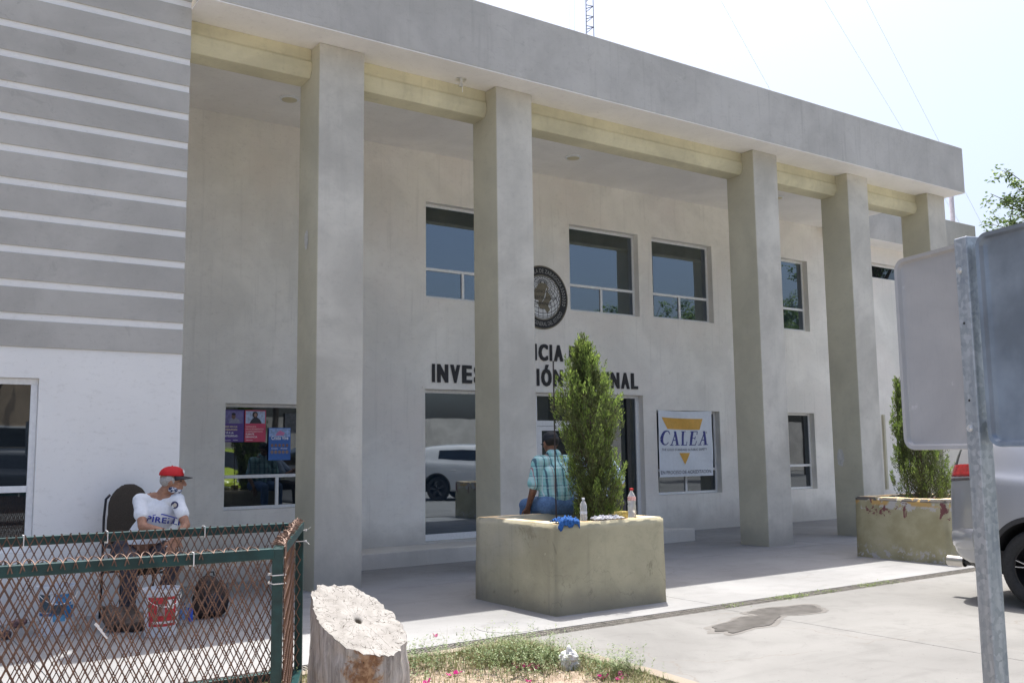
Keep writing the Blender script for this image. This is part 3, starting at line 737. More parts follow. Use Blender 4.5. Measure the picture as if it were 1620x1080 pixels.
# ------------------------------------------------------------------ planters
def planter(label, x0, x1, y0, y1, h, mat, t=.15):
    p = thing('planter', label, 'planter', ((x0+x1)/2, (y0+y1)/2, 0), 'square concrete planters')
    hx, hy = (x1-x0)/2, (y1-y0)/2; b = MB()
    # walls as one lipped ring with subdivided faces for an uneven hand-plastered edge
    bm = bmesh.new()
    def ring(ax, ay, z): return [bm.verts.new((ax*sx, ay*sy, z)) for sx, sy in ((-1, -1), (1, -1), (1, 1), (-1, 1))]
    a = ring(hx*1.012, hy*1.012, -.02); b1 = ring(hx, hy, h); c = ring(hx-t, hy-t, h); d = ring(hx-t, hy-t, .4)
    for p_, q_ in ((a, b1), (b1, c), (c, d)):
        for i in range(4): 
            f_ = bm.faces.new((p_[i], p_[(i+1) % 4], q_[(i+1) % 4], q_[i])); f_.material_index = 1 if p_ is b1 else 0
    bmesh.ops.bevel(bm, geom=[e for e in bm.edges if (e.verts[0].co.z > h-.01 and e.verts[1].co.z > h-.01 and abs(abs(e.verts[0].co.x)-hx) < .02 and abs(abs(e.verts[1].co.x)-hx) < .3) or abs(e.verts[0].co.z-e.verts[1].co.z) > .5], offset=.014, segments=2, affect='EDGES')
    bmesh.ops.subdivide_edges(bm, edges=[e for e in bm.edges if e.calc_length() > .12], cuts=14, use_grid_fill=True)
    for v in bm.verts:
        n3 = noise.noise_vector(v.co*3+Vector((x0, 0, 0)))*.006+noise.noise_vector(v.co*14+Vector((x0, 0, 0)))*.0035
        v.co += n3
    me = bpy.data.meshes.new('walls'); bm.to_mesh(me); bm.free(); me.materials.append(mat); me.materials.append(M['rim'])
    link('walls', me, mat, p, smooth='all')
    s = MB(); n = 24
    s.add([(-hx+t-.01+(2*(hx-t)+.02)*i/n, -hy+t-.01+(2*(hy-t)+.02)*j/n, h-.16+.04*noise.noise((i*.4, j*.4, x0))+.015*noise.noise((i*1.5, j*1.5, x0))) for j in range(n+1) for i in range(n+1)], [(j*(n+1)+i, j*(n+1)+i+1, (j+1)*(n+1)+i+1, (j+1)*(n+1)+i) for j in range(n) for i in range(n)])
    link('earth', s, M['soil'], p, smooth='all')
    return p
planter('square yellow-olive concrete planter in front, with bottles and rags on its rim', 5.36, 6.72, 7.07, 8.43, .825, M['planter'])
planter('square concrete planter with peeling maroon and orange paint beside silver car', 11.48, 12.84, 6.95, 8.28, .81, M['peeling'])
# ------------------------------------------------------------------ conifers
def leafmat(name, cols, trans=.25, rough=.55):
    a = NT(name); v = a.n('NewGeometry').outputs['Random Per Island']; p = a.pos()
    x = a.math('ADD', a.math('MULTIPLY', v, .6), a.math('MULTIPLY', a.noise(p, 5, 3), .5))
    r = a.n('ValToRGB'); a.put(r.inputs[0], x); e = r.color_ramp.elements
    e[0].position = .12; e[0].color = (*cols[0], 1); e[1].position = .85; e[1].color = (*cols[-1], 1)
    if len(cols) > 2:
        m = e.new(.5); m.color = (*cols[1], 1)
    a.put(a.b.inputs['Base Color'], r.outputs[0]); a.b.inputs['Roughness'].default_value = rough
    tr = a.n('BsdfTranslucent'); a.put(tr.inputs[0], r.outputs[0]); ms = a.n('MixShader'); ms.inputs[0].default_value = trans
    a.t.links.new(a.b.outputs[0], ms.inputs[1]); a.t.links.new(tr.outputs[0], ms.inputs[2])
    a.t.links.new(ms.outputs[0], a.t.nodes['Material Output'].inputs[0]); return a.m
M['conifer'] = leafmat('conifer_scales', [(.095, .085, .045), (.11, .14, .05), (.19, .25, .08)], .35)
M['conifer_tip'] = leafmat('conifer_new_growth', [(.16, .24, .055), (.25, .36, .08), (.36, .47, .12)], .42)
M['bark'] = plain('brown_bark', (.11, .085, .065), .9, 0, .35, 30, .6)
def conifer(label, x, y, z0, z1, prof, seed, nplume=330, lean=(0, 0)):
    rnd = random.Random(seed); t = thing('conifer', label, 'tree', (x, y, z0), 'conifers growing in the planters')
    H = z1-z0; fo = MB(); br = MB()
    br.tube([(0, 0, -.12), (lean[0]*.3, lean[1]*.3, H*.4), (lean[0]*.8, lean[1]*.8, H*.9)], [.022, .016, .005], 8)
    def R(f):
        for (a, ra), (b_, rb) in zip(prof, prof[1:]):
            if a <= f <= b_: return ra+(rb-ra)*(f-a)/(b_-a)
        return prof[-1][1]
    for i in range(nplume):
        f = rnd.random()**.9; az = rnd.uniform(0, 2*pi); rad = R(f)*(.25+.68*rnd.random()**.5)
        rad *= 1+.75*noise.noise((cos(az)*1.7, sin(az)*1.7, f*6+seed))
        base = Vector((cos(az)*rad+lean[0]*f, sin(az)*rad+lean[1]*f, f*H*.90))
        out = Vector((cos(az), sin(az), 0)); ax = (Vector((0, 0, 1))*1.0+out*rnd.uniform(.05, .42)+Vector((rnd.uniform(-.12, .12), rnd.uniform(-.12, .12), 0))).normalized()
        L = rnd.uniform(.16, .34)*(1 if f < .85 else .8); w = L*rnd.uniform(.17, .25)
        if i % 4 == 0: br.tube([(lean[0]*f*.8, lean[1]*f*.8, max(0, base.z-.12-rad*.5)), base], [.006, .002], 4, cap=False)
        x_ = ax.orthogonal().normalized(); y_ = ax.cross(x_)
        for k in range(64):
            s = rnd.random()**.85; a = rnd.uniform(0, 2*pi); rr = w*min(1, s*3.2+.25)*(1-s)**.65*rnd.uniform(.3, 1)
            p = base+ax*(s*L-.05)+(x_*cos(a)+y_*sin(a))*rr
            d = (ax*1.25+(x_*cos(a)+y_*sin(a))*rnd.uniform(.15, .75)).normalized()*rnd.uniform(.020, .046)
            sd = d.cross(Vector((rnd.uniform(-1, 1), rnd.uniform(-1, 1), rnd.uniform(-1, 1)))).normalized()*rnd.uniform(.0022, .0048)
            m = 1 if (s > .55 and rad > R(f)*.62 and rnd.random() < .75) else 0
            fo.add([p-sd*.7, p+d*.45-sd*1.4, p+d, p+d*.45+sd*1.4], [(0, 1, 2, 3)], m)
    link('trunk', br, M['bark'], t, smooth='all'); link('crown', fo, [M['conifer'], M['conifer_tip']], t, fix=False)
    return t
conifer('tall bushy green conifer in the front planter, screening seated men', 6.40, 7.72, .68, 2.70, [(0, .14), (.08, .24), (.22, .25), (.36, .21), (.45, .24), (.55, .31), (.64, .31), (.72, .24), (.80, .17), (.90, .09), (1, .02)], 3, 800, (-.16, 0))
conifer('smaller dark conifer in the peeling planter, partly behind the metal sign', 12.2, 7.62, .66, 2.45, [(0, .24), (.2, .38), (.45, .27), (.7, .17), (1, .03)], 11, 600, (-.1, .28))
st_ = MB(); st_.tube([(6.02, 7.92, .66), (6.00, 7.90, 2.42)], .008, 6)
tag(link('support_stake', st_, plain('dark_stake', (.05, .04, .04), .8)), 'thin dark upright stake beside the conifer in the front planter', 'stake')
# ------------------------------------------------------------------ green frame guard with rusty expanded metal
FH = 1.05
Nc, Fc, FLc, NLc = Vector((1.72, 4.47, 0)), Vector((2.455, 6.0, 0)), Vector((-1.6, 6.15, 0)), Vector((-1.75, 4.66, 0))
fen = thing('mesh_guard', 'dark green square-tube frame clad in rusty diamond mesh, low guard at left', 'fence', Nc)
def fl(mb): mb.v = [(v[0]-Nc.x, v[1]-Nc.y, v[2]) for v in mb.v]; return mb
TB = .05
for p in (Nc, Fc, FLc, NLc):
    d = (Fc-Nc).normalized() if p in (Nc, Fc) else (FLc-NLc).normalized(); e = Vector((-d.y, d.x, 0))
    b = MB(); b.obox(p+Vector((0, 0, (FH-.002)/2)), Vector((0, 0, (FH-.002)/2)), d*TB/2, e*TB/2); link('post', fl(b), M['green_paint'], fen, bevel=.004)
for a, c in ((Nc, NLc), (Fc, FLc), (Nc, Fc), (NLc, FLc)):
    d = (c-a).normalized()
    for z in (FH-TB/2, .10):
        b = MB(); b.bar(a+d*TB*.52+Vector((0, 0, z)), c-d*TB*.52+Vector((0, 0, z)), TB, TB); link('rail', fl(b), M['green_paint'], fen, bevel=.004)
def mesh_panel(a, c, side, w, h, z0, z1, seed, peak=.02, thick=.0030, wid=.0052):
    """expanded-metal sheet: strands zigzag and meet in knots; side = offset vector"""
    rnd = random.Random(seed); d = (c-a); L = d.length; d /= L; nn = Vector((-d.y, d.x, 0)); b = MB()
    ns = int(L/(w/2)); nz = int((z1-z0)/(h/2))
    wav = lambda s, z: nn*(.006*noise.noise((s*2, z*2, seed)))
    for k in range(ns):
        ad = 1 if k % 2 else -1; pts = []
        for j in range(nz+1):
            s = k*w/2+(1 if (j+k) % 2 else -1)*w/4; z = z0+j*h/2
            if j == nz: z += rnd.uniform(-.4, 1)*peak*.6
            pts.append(a+side+d*s+Vector((0, 0, z))+wav(s, z)+nn*ad*.0012)
        for p, q in zip(pts, pts[1:]):
            t = (q-p).normalized(); x = t.cross(nn).normalized(); tw = .35*ad
            xx = x*cos(tw)+nn*sin(tw); yy = nn*cos(tw)-x*sin(tw)
            b.obox((p+q)/2, (q-p)*.52, xx*wid/2, yy*thick/2)
            b.obox(q, t*.008, xx*wid*.6, yy*thick*.7)
    return b
dn = (NLc-Nc).normalized(); nin = Vector((0.08, 1, 0)).normalized()
m_near = mesh_panel(Nc+dn*.03, NLc, nin*.034, .0465, .094, .06, FH+.002, 1)
# hooked tips over the near rail: arcs rising behind the rail, twisted ends folded down the front
k = 0; s = .10; rnd = random.Random(5)
while s < 3.2:
    wv = .052+rnd.uniform(-.006, .006); hh = .012+rnd.uniform(0, .008)+(.004 if s > .5 else -.003)
    pts = []
    for i in range(9):
        u = i/8; p = Nc+dn*(s+wv*u)+nin*(-.027+.040*sin(pi*u))+Vector((0, 0, FH-.004+hh*sin(pi*u)**.6)); pts.append(p)
    for p, q in zip(pts, pts[1:]): m_near.bar(p, q, .0042, .0036)
    p = Nc+dn*s+nin*-.029+Vector((0, 0, FH-.003))
    if s > .33:
        for sg in (-1, 1): m_near.bar(p, p+dn*sg*.009+nin*-.003+Vector((0, 0, -.022-rnd.uniform(0, .008))), .0050, .0036)
    s += wv
struct(link('diamond_mesh', fl(m_near), M['rust'], fen, fix=False), 'stuff')
df_ = (FLc-Fc).normalized()
m_far = mesh_panel(Fc+df_*.02, FLc, Vector((0, -.030, 0)), .0465*1.0, .094, .06, FH+.024, 2, .012)
struct(link('diamond_mesh', fl(m_far), M['rust'], fen, fix=False), 'stuff')
ds = (Fc-Nc).normalized(); ns_ = Vector((ds.y, -ds.x, 0))
m_side = mesh_panel(Nc-ds*.02+ns_*.034, Fc-ds*.03-ns_*.034, ns_*.0, .0465, .094, .06, FH+.030, 3, .02, .004, .0055)
s = 0
while s < (Fc-Nc).length:     # ends folded inwards over the side rail
    wv = .045; q0 = Nc+ds*s+ns_*(.03-.05*s/1.6)+Vector((0, 0, FH+.012)); q1 = Nc+ds*(s+wv*.5)+ns_*rnd.uniform(-.03, .02)+Vector((0, 0, FH+.02+rnd.uniform(0, .012))); q2 = Nc+ds*(s+wv)+ns_*-.028+Vector((0, 0, FH+.006))
    m_side.bar(q0, q1, .0055, .004); m_side.bar(q1, q2, .0055, .004)
    for _ in range(2):
        e0 = Nc+ds*(s+rnd.uniform(0, .04))+ns_*rnd.uniform(.01, .034)+Vector((0, 0, FH+rnd.uniform(.002, .02))); m_side.bar(e0, e0-ns_*rnd.uniform(.03, .06)+ds*rnd.uniform(-.04, .04)+Vector((0, 0, rnd.uniform(-.006, .012))), .0055, .004)
    s += wv*.8
struct(link('diamond_mesh', fl(m_side), M['rust'], fen, fix=False), 'stuff')
m_left = mesh_panel(NLc, FLc, Vector((-.03, 0, 0)), .0465, .094, .06, FH, 4); struct(link('diamond_mesh', fl(m_left), M['rust'], fen, fix=False), 'stuff')
def tie_loop(p, d, up, r=.031, tail=None, w=.005):
    """cable tie round a square tube at p whose axis is up-vector `up`"""
    b = MB(); d = Vector(d).normalized(); up = Vector(up).normalized(); e = up.cross(d)
    cs = [p+d*r*sx+e*r*sy for sx, sy in ((-1, -1), (1, -1), (1, 1), (-1, 1))]
    for i in range(4): b.bar(cs[i], cs[(i+1) % 4], .0018, w, up=up)
    hp = cs[1]; b.obox(hp, d*.005, e*.005, up*.0055)
    if tail: b.bar(hp, hp+Vector(tail), .0015, .004)
    link('cable_tie', fl(b), M['tie'], fen)
Z = Vector((0, 0, 1))
tie_loop(Nc+Z*.925, dn, Z, tail=(.012, -.012, .006)); tie_loop(Nc+Z*.885, dn, Z, tail=(.02, -.008, 0)); tie_loop(Nc+Z*.352, dn, Z)
tie_loop(Nc+dn*.40+Z*(FH-.025), -Z, dn, .030); tie_loop(Fc+Z*.93, -dn, Z, tail=(.01, -.03, -.02)); tie_loop(Fc+Z*1.0, -dn, Z, tail=(.02, -.03, .02))
for s_ in (.62, 1.18, 1.62): tie_loop(Fc+df_*s_+Z*(FH-.025), -Z, df_, .034)
b = MB(); q = Nc+dn*.80+nin*.024+Z*.775
for i in range(4): b.bar(q+Vector((.012*i, -.002*i, -.017*i)), q+Vector((.012*(i+1)+.003, -.002*i, -.017*(i+1))), .004, .012-.0015*i)
link('cable_tie', fl(b), M['tie'], fen)
# ------------------------------------------------------------------ tree stump
def stump_mats():
    a = NT('weathered_stump_wood'); p = a.obj(); st = a.noise(a.mapv(p, scale=(1, 1, .13)), 26, 7, .7, .4); n = a.noise(p, 5, 6, .65)
    c = a.mix(a.ramp(st, .34, .66), (.31, .295, .275), (.60, .58, .55))
    c = a.mix(a.ramp(a.noise(a.mapv(p, scale=(1, 1, .5)), 7, 4, .6, .8), .60, .70, 0, .55), c, (.13, .11, .10))
    # orange rot patch on the camera side
    dv = a.n('VectorMath', operation='DISTANCE'); a.put(dv.inputs[0], a.mapv(p, scale=(1, 1, .62))); dv.inputs[1].default_value = (-.07, -.24, .335*.62)
    m = a.ramp(a.math('ADD', dv.outputs['Value'], a.math('MULTIPLY', a.noise(p, 11, 6, .75, .6), .34)), .29, .235)
    oc = a.mix(a.ramp(a.noise(p, 30, 5), .4, .62), (.27, .155, .09), (.47, .32, .20)); c = a.mix(m, c, oc)
    c = a.mix(a.ramp(a.voro(a.mapv(p, scale=(1, 1, .55)), 24), .09, .04, .0, .9), c, (.03, .025, .02))
    a.bump(a.math('ADD', st, a.math('MULTIPLY', n, .6)), .9, .02); side = a.out(c, .9, 0, .2)
    a = NT('stump_cut_face'); p = a.obj(); n = a.noise(p, 9, 7, .7)
    c = a.mix(a.ramp(n, .35, .65), (.27, .26, .245), (.35, .34, .325))
    x, y, z = a.xyz(p)
    ang = a.math('ARCTAN2', y, x); rad = a.math('SQRT', a.math('ADD', a.math('MULTIPLY', x, x), a.math('MULTIPLY', y, y)))
    w = a.math('ADD', a.math('MULTIPLY', ang, 3.2), a.math('MULTIPLY', a.noise(p, 7, 3), 1.6))
    fr = a.math('ABSOLUTE', a.math('SUBTRACT', a.math('FRACT', w), .5))
    cr = a.math('MULTIPLY', a.ramp(fr, .02, .006), a.ramp(a.noise(p, 9, 2), .48, .54))
    pv = a.n('VectorMath', operation='ADD'); a.put(pv.inputs[0], p); dnn = a.n('TexNoise'); a.put(dnn.inputs['Vector'], p); dnn.inputs['Scale'].default_value = 12; a.put(pv.inputs[1], dnn.outputs[1])
    cr2 = a.math('MULTIPLY', a.ramp(a.voro(pv.outputs[0], 4.5, 'DISTANCE_TO_EDGE'), .022, .006), a.ramp(a.noise(p, 15, 2), .42, .5))
    c = a.mix(a.math('MAXIMUM', cr, cr2), c, (.07, .06, .05))
    c = a.mix(a.ramp(a.voro(a.mapv(p, scale=(1, .6, 1)), 30), .12, .07, 0, .85), c, (.06, .05, .045))
    c = a.mix(a.ramp(rad, .028, .012), c, (.03, .025, .02))
    a.bump(a.math('SUBTRACT', a.math('MULTIPLY', n, .4), a.math('MAXIMUM', cr, cr2)), .5, .008); return side, a.out(c, .9, 0, .2)
sm = stump_mats()
SC = Vector((2.325, 4.85, 0))
stp = thing('tree_stump', 'weathered pale grey tree stump cut at a slant beside the mesh guard', 'tree stump', SC)
b = MB(); NA, NZ = 132, 40
def s_top(x, y): return .60+.60*y-.16*x
def s_rad(a, f): 
    r = .255+.03*noise.noise((cos(a)*1.3, sin(a)*1.3, 5))+.016*noise.noise((cos(a)*5, sin(a)*5, f*1.5))+.010*noise.noise((cos(a)*15, sin(a)*15, f*3))
    r += .05*(1-f)**2.0+.014*abs(noise.noise((cos(a)*9, sin(a)*9, 8+f*.8)))
    r -= .03*max(0, noise.noise((cos(a)*4+3, sin(a)*4, f*5)))**1.2
    if -2.1 < a-(-.75) < -.2 or True:
        r -= .035*math.exp(-((a+1.72)/.28)**2-((f-.52)/.28)**2)
    return r
for j in range(NZ+1):
    for k in range(NA):
        a = -pi+2*pi*k/NA; f = j/NZ; r = s_rad(a, f); x = r*cos(a); y = r*sin(a); zt = s_top(x, y)+.012*noise.noise((cos(a)*7, sin(a)*7, 2))
        b.v.append((x, y, -.03+(zt+.03)*f))
for j in range(NZ):
    for k in range(NA):
        k2 = (k+1) % NA; b.f.append((j*NA+k, j*NA+k2, (j+1)*NA+k2, (j+1)*NA+k)); b.mi.append(0)
link('bark', b, [sm[0]], stp, smooth='all')
b = MB(); NR = 16
top = [(v) for v in [(lambda a: (s_rad(a, 1)*cos(a), s_rad(a, 1)*sin(a)))(-pi+2*pi*k/NA) for k in range(NA)]]
for i in range(NR+1):
    for k in range(NA):
        q = i/NR; x = top[k][0]*q; y = top[k][1]*q; a = -pi+2*pi*k/NA
        z = s_top(x, y)+.012*noise.noise((cos(a)*7, sin(a)*7, 2))*q**7+.004*noise.noise((x*18, y*18, 0))-.03*math.exp(-(q/.07)**2)+.001
        b.v.append((x, y, z))
for i in range(NR):
    for k in range(NA):
        k2 = (k+1) % NA; b.f.append((i*NA+k, (i+1)*NA+k, (i+1)*NA+k2, i*NA+k2)); b.mi.append(0)
link('cut_face', b, [sm[1]], stp, smooth='all', fix=False)
# ------------------------------------------------------------------ metal traffic sign seen from behind
P = Vector((2.713, 1.523, 0)); dh = Vector((.269, .963, 0)).normalized(); nn_ = Vector((-dh.y, dh.x, 0))
sg = thing('traffic_sign', 'back of bare metal road sign on galvanised square post at right edge', 'sign', P)
pc = -nn_*.025+dh*.025*-1+dh*.05*0
pc = -nn_*.025+dh*.025
b = MB(); hz = 1.06
for (c_, a1, a2) in ((pc, dh*.025, nn_*.025),): b.obox(c_+Z*hz, a1, a2, Z*hz)
link('post', b, M['galv'], sg, bevel=.0035)
M['signback2'] = plain('bluish_sign_sheet', (.23, .27, .32), .38, .6, .25, 5)
def sign_panel(s0, s1, z0, z1, off, yaw, rim=.016, rc=.042, name='sign_panel', mat='signback'):
    b = MB(); dd = dh*cos(yaw)+nn_*sin(yaw); nv = nn_*cos(yaw)-dh*sin(yaw); base = dh*s0+nn_*off
    W_ = s1-s0; n = 8; out = []
    for (cx, cz, a0) in ((W_-rc, z1-rc, 0), (rc, z1-rc, pi/2), (rc, z0+rc, pi), (W_-rc, z0+rc, 3*pi/2)):
        for i in range(n+1): a = a0+pi/2*i/n; out.append((cx+rc*cos(a), cz+rc*sin(a), cos(a), sin(a)))
    m = len(out)
    def P3(x, z, y): return base+dd*x+nv*y+Z*z
    rings = [[P3(x-nx*.0, z-nz*.0, rim*.5) for x, z, nx, nz in out], [P3(x+nx*0-nx*.002, z-nz*.002, rim) for x, z, nx, nz in out], [P3(x-nx*.013, z-nz*.013, rim*.85) for x, z, nx, nz in out],
             [P3(x-nx*.019, z-nz*.019, .003) for x, z, nx, nz in out], [P3(x-nx*.03, z-nz*.03, .0) for x, z, nx, nz in out]]
    fr = [P3(x, z, rim*.5) for x, z, nx, nz in out]; ft = [P3(x-nx*.006, z-nz*.006, -.004) for x, z, nx, nz in out]
    vs = [p for r_ in rings for p in r_]+ft; fs = []
    for r_ in range(4):
        for i in range(m): j = (i+1) % m; fs.append((r_*m+i, r_*m+j, (r_+1)*m+j, (r_+1)*m+i))
    fs.append(tuple(4*m+i for i in range(m))); fs.append(tuple(5*m+i for i in range(m))[::-1])
    for i in range(m): j = (i+1) % m; fs.append((i, 5*m+i, 5*m+j, j))
    b.add(vs, fs); return link(name, b, M[mat], sg, smooth=True)
sign_panel(.008, .372, 1.485, 2.120, -.068, 0)
sign_panel(-.62, -.012, 1.492, 2.122, -.062, .05, mat='signback2')
for z, mat in ((2.02, 'bolt'), (1.548, 'bolt')):
    b = MB(); q = pc+nn_*.025+Z*z+dh*.008
    for r_, t0, t1 in ((.0105, 0, .0022), (.0065, .002, .008)):
        n = 18 if r_ > .008 else 6; vs = [q+nn_*t+(dh*cos(2*pi*k/n)+Z*sin(2*pi*k/n))*r_ for t in (t0, t1) for k in range(n)]
        b.add(vs, [(k, (k+1) % n, n+(k+1) % n, n+k) for k in range(n)]+[tuple(range(n, 2*n))])
    link('bolt', b, M[mat], sg)
for z in (1.86, 1.63):
    b = MB(); q = pc+nn_*.0256+Z*z+dh*.004; n = 14; b.add([q]+[q+(dh*cos(2*pi*k/n)+Z*sin(2*pi*k/n))*.0042 for k in range(n)], [(0, 1+k, 1+(k+1) % n) for k in range(n)]); link('bolt_hole', b, M['black'], sg, fix=False)
tb = MB(); q = -dh*.014+nn_*-.046   # torn bent flange tab at the junction
for z0_, z1_ in ((2.10, 2.00), (1.575, 1.50)):
    tb.add([q+Z*z0_, q-dh*.014+nn_*.012+Z*(z0_-.01), q-dh*.016+nn_*.014+Z*(z1_+.02), q-dh*.002+Z*z1_], [(0, 1, 2, 3)])
link('bent_flange', tb, M['galv'], sg, fix=False)
# ------------------------------------------------------------------ cars
def paint(name, col, metal=.6, rough=.28):
    a = NT(name); p = a.obj(); n = a.noise(p, 220, 2)
    a.out(a.mix(a.ramp(n, .3, .7), tuple(c*.94 for c in col), col), rough, metal, .5); a.b.inputs['Coat Weight'].default_value = .8; a.b.inputs['Coat Roughness'].default_value = .04
    return a.m
M['silver'] = paint('silver_metallic_paint', (.42, .43, .46), .6, .32)
M['plastic'] = plain('black_trim_plastic', (.03, .03, .032), .55, 0, .1, 60)
M['tyre'] = plain('tyre_rubber', (.022, .022, .023), .8, 0, .2, 40, .2, obj=True)
M['rimblack'] = plain('black_rim', (.018, .018, .02), .3, .2, .05)
M['rimcut'] = plain('machined_rim_face', (.6, .6, .62), .25, .9, .03)
M['redlens'] = plain('red_lens', (.20, .012, .014), .18, 0, .25, 30, ior=1.8, obj=True)
M['smoke'] = plain('smoked_lens', (.05, .045, .05), .12, 0, .2, 30, ior=1.8, obj=True)
M['chrome'] = plain('brushed_exhaust_steel', (.62, .60, .57), .28, 1.0, .05)
M['headlamp'] = plain('headlamp_lens', (.55, .57, .6), .1, .6, .2, 20, obj=True)
CARST = [(.05, .42, .60, .72, .74, .70, .66, 1.20, .56, .46, 1.44), (.14, .36, .80, .88, .90, .885, .845, 1.22, .70, .57, 1.56), (.50, .28, .84, .91, .925, .925, .885, 1.21, .74, .61, 1.66),
         (.98, .28, .84, .915, .94, .94, .895, 1.18, .75, .63, 1.69), (1.6, .26, .84, .91, .92, .91, .885, 1.14, .745, .64, 1.695), (2.4, .26, .84, .91, .92, .91, .88, 1.10, .735, .63, 1.675),
         (2.95, .26, .84, .91, .92, .91, .87, 1.07, .70, .59, 1.59), (3.4, .26, .84, .915, .925, .915, .87, 1.04, .72, .60, 1.31), (3.78, .27, .84, .92, .94, .91, .86, 1.0, .76, .55, 1.08),
         (4.2, .29, .82, .90, .90, .86, .78, .90, .66, .45, .96), (4.5, .34, .76, .82, .80, .74, .66, .76, .55, .35, .83), (4.6, .42, .55, .62, .62, .58, .52, .66, .42, .28, .70)]
WHY = (.98, 3.68)
def make_car(label, paintm, loc, rz, detail=True, group=None):
    t = thing('parked_car', label, 'car', loc, group, rz)
    b = MB(); nst = len(CARST); 
    for (y, zb, wb, w1, w2, w3, w4, zbelt, w6, w7, zr) in CARST:
        half = [(0, zb), (wb*.7, zb), (wb, zb+.01), (w1, zb+.13), (w2, .66), (w3, .9*zbelt), (w4, zbelt), (w4-.025, zbelt+.025), (w6, zr-.10), (w7, zr-.005), (w7*.5, zr+.02), (0, zr+.025)]
        full = half+[(-w, z) for w, z in half[-2:0:-1]]
        b.v += [(w, y, z) for w, z in full]
    m = 22
    for i in range(nst-1):
        for k in range(m):
            k2 = (k+1) % m; b.f.append((i*m+k, i*m+k2, (i+1)*m+k2, (i+1)*m+k)); kk = min(k, m-1-k)   # 0..10 row index
            gl_ = 0
            if kk == 7 and 3 <= i <= 7: gl_ = 1
            if i in (6, 7) and kk in (8, 9, 10): gl_ = 1
            if i == 0 and kk in (7, 8, 9, 10): gl_ = 1
            if kk in (0, 1): gl_ = 2
            b.mi.append(gl_)
    b.f.append(tuple(range(m))[::-1]); b.mi.append(0); b.f.append(tuple((nst-1)*m+k for k in range(m))); b.mi.append(0)
    body = link('body', b, [paintm, M['car_glass'], M['plastic']], None, smooth='all')
    cutters = []
    cb_ = MB()
    for wy in WHY:
        for sx in (-1, 1): cb_.lathe([(.425, sx*.55), (.425, sx*1.2)], (0, wy, .385), 40, m=0, axis='x')
    cut = link('cut', cb_, [M['plastic']], None)
    bake(body, [('SUBSURF', dict(levels=3, render_levels=3))])
    for ms in list(body.data.materials): pass
    cut.data.materials.clear(); 
    for ms in body.data.materials: cut.data.materials.append(ms)
    cut.data.polygons.foreach_set('material_index', [2]*len(cut.data.polygons))
    bake(body, [('BOOLEAN', dict(operation='DIFFERENCE', object=cut, solver='EXACT'))])
    bpy.data.objects.remove(cut)
    # split glass away into its own part
    bm = bmesh.new(); bm.from_mesh(body.data); g2 = bm.copy()
    bmesh.ops.delete(bm, geom=[f for f in bm.faces if f.material_index == 1], context='FACES'); bmesh.ops.delete(g2, geom=[f for f in g2.faces if f.material_index != 1], context='FACES')
    bvh = BVHTree.FromPolygons([v.co for v in body.data.vertices], [p.vertices for p in body.data.polygons])
    bm.to_mesh(body.data); bm.free(); gm = bpy.data.meshes.new('windows'); g2.to_mesh(gm); g2.free()
    for ms in body.data.materials: gm.materials.append(ms)
    body.parent = t; body.data.polygons.foreach_set('use_smooth', [True]*len(body.data.polygons))
    try: body.data.set_sharp_from_angle(angle=radians(45))
    except Exception: pass
    link('window_glass', gm, [], t, smooth='all', fix=False)
    def patch(name, a0, a1, zlo, zhi, mat, c=(0, .62), nu=14, nv=8, off=.006, mirror=True):
        """lens laid on the body: rays cast outwards from a vertical axis"""
        for sx in ((1, -1) if mirror else (1,)):
            q = MB(); ok = True; vs = []
            for j in range(nv+1):
                for i in range(nu+1):
                    u = i/nu; a = a0+(a1-a0)*u; z = zlo(u)+(zhi(u)-zlo(u))*j/nv; d = Vector((sx*cos(a), sin(a), 0)); o = Vector((sx*.25, c[1], z))
                    h = bvh.ray_cast(o, d)
                    vs.append((h[0] if h[0] is not None else o+d*.6)+d*off*(1 if 0 < i < nu and 0 < j < nv else -.6))
            q.add(vs, [(j*(nu+1)+i, j*(nu+1)+i+1, (j+1)*(nu+1)+i+1, (j+1)*(nu+1)+i) for j in range(nv) for i in range(nu)]); link(name, q, mat, t, smooth='all')
    patch('tail_light', radians(-75), radians(-8), lambda u: 1.165+.03*u, lambda u: 1.30+.03*u, M['redlens'])
    patch('tail_light_base', radians(-75), radians(-14), lambda u: 1.11+.055*u, lambda u: 1.162+.03*u, M['smoke'])
    patch('headlight', radians(52), radians(18), lambda u: .70+.05*u, lambda u: .80+.07*u, M['headlamp'], c=(0, 3.95))
    # rear bumper
    q = MB(); prof = [(-.02, .70), (-.065, .66), (-.075, .60), (-.06, .53), (-.02, .50)]; n = 26; vs = []
    def bw(u):   # u -1..1 around the back: half-ellipse plan shape
        a = u*pi/2; return Vector((.90*math.copysign(abs(sin(a))**.55, sin(a)), .40-.37*abs(cos(a))**.8, 0))
    for i in range(n+1):
        p = bw(-1+2*i/n); o = Vector((p.x, p.y-.45, 0)).normalized()
        for (dy, z) in prof: vs.append((p.x+o.x*(-dy)*.75, p.y+o.y*(-dy), z))
        vs.append((p.x*.96, p.y+.05, .50)); vs.append((p.x*.96, p.y+.05, .70))
    k_ = len(prof)+2
    q.add(vs, [(i*k_+j, i*k_+(j+1) % k_, (i+1)*k_+(j+1) % k_, (i+1)*k_+j) for i in range(n) for j in range(k_)]+[tuple(range(k_)), tuple(n*k_+j for j in range(k_))[::-1]])
    link('rear_bumper', q, paintm, t, smooth=True)
    q = MB(); vs = []
    for i in range(n+1):
        p = bw(-1+2*i/n)
        for (f, dy, z) in ((.985, .0, .515), (.965, .015, .42), (.90, .12, .31), (.80, .30, .27), (.86, .30, .50)): vs.append((p.x*f, p.y+dy, z))
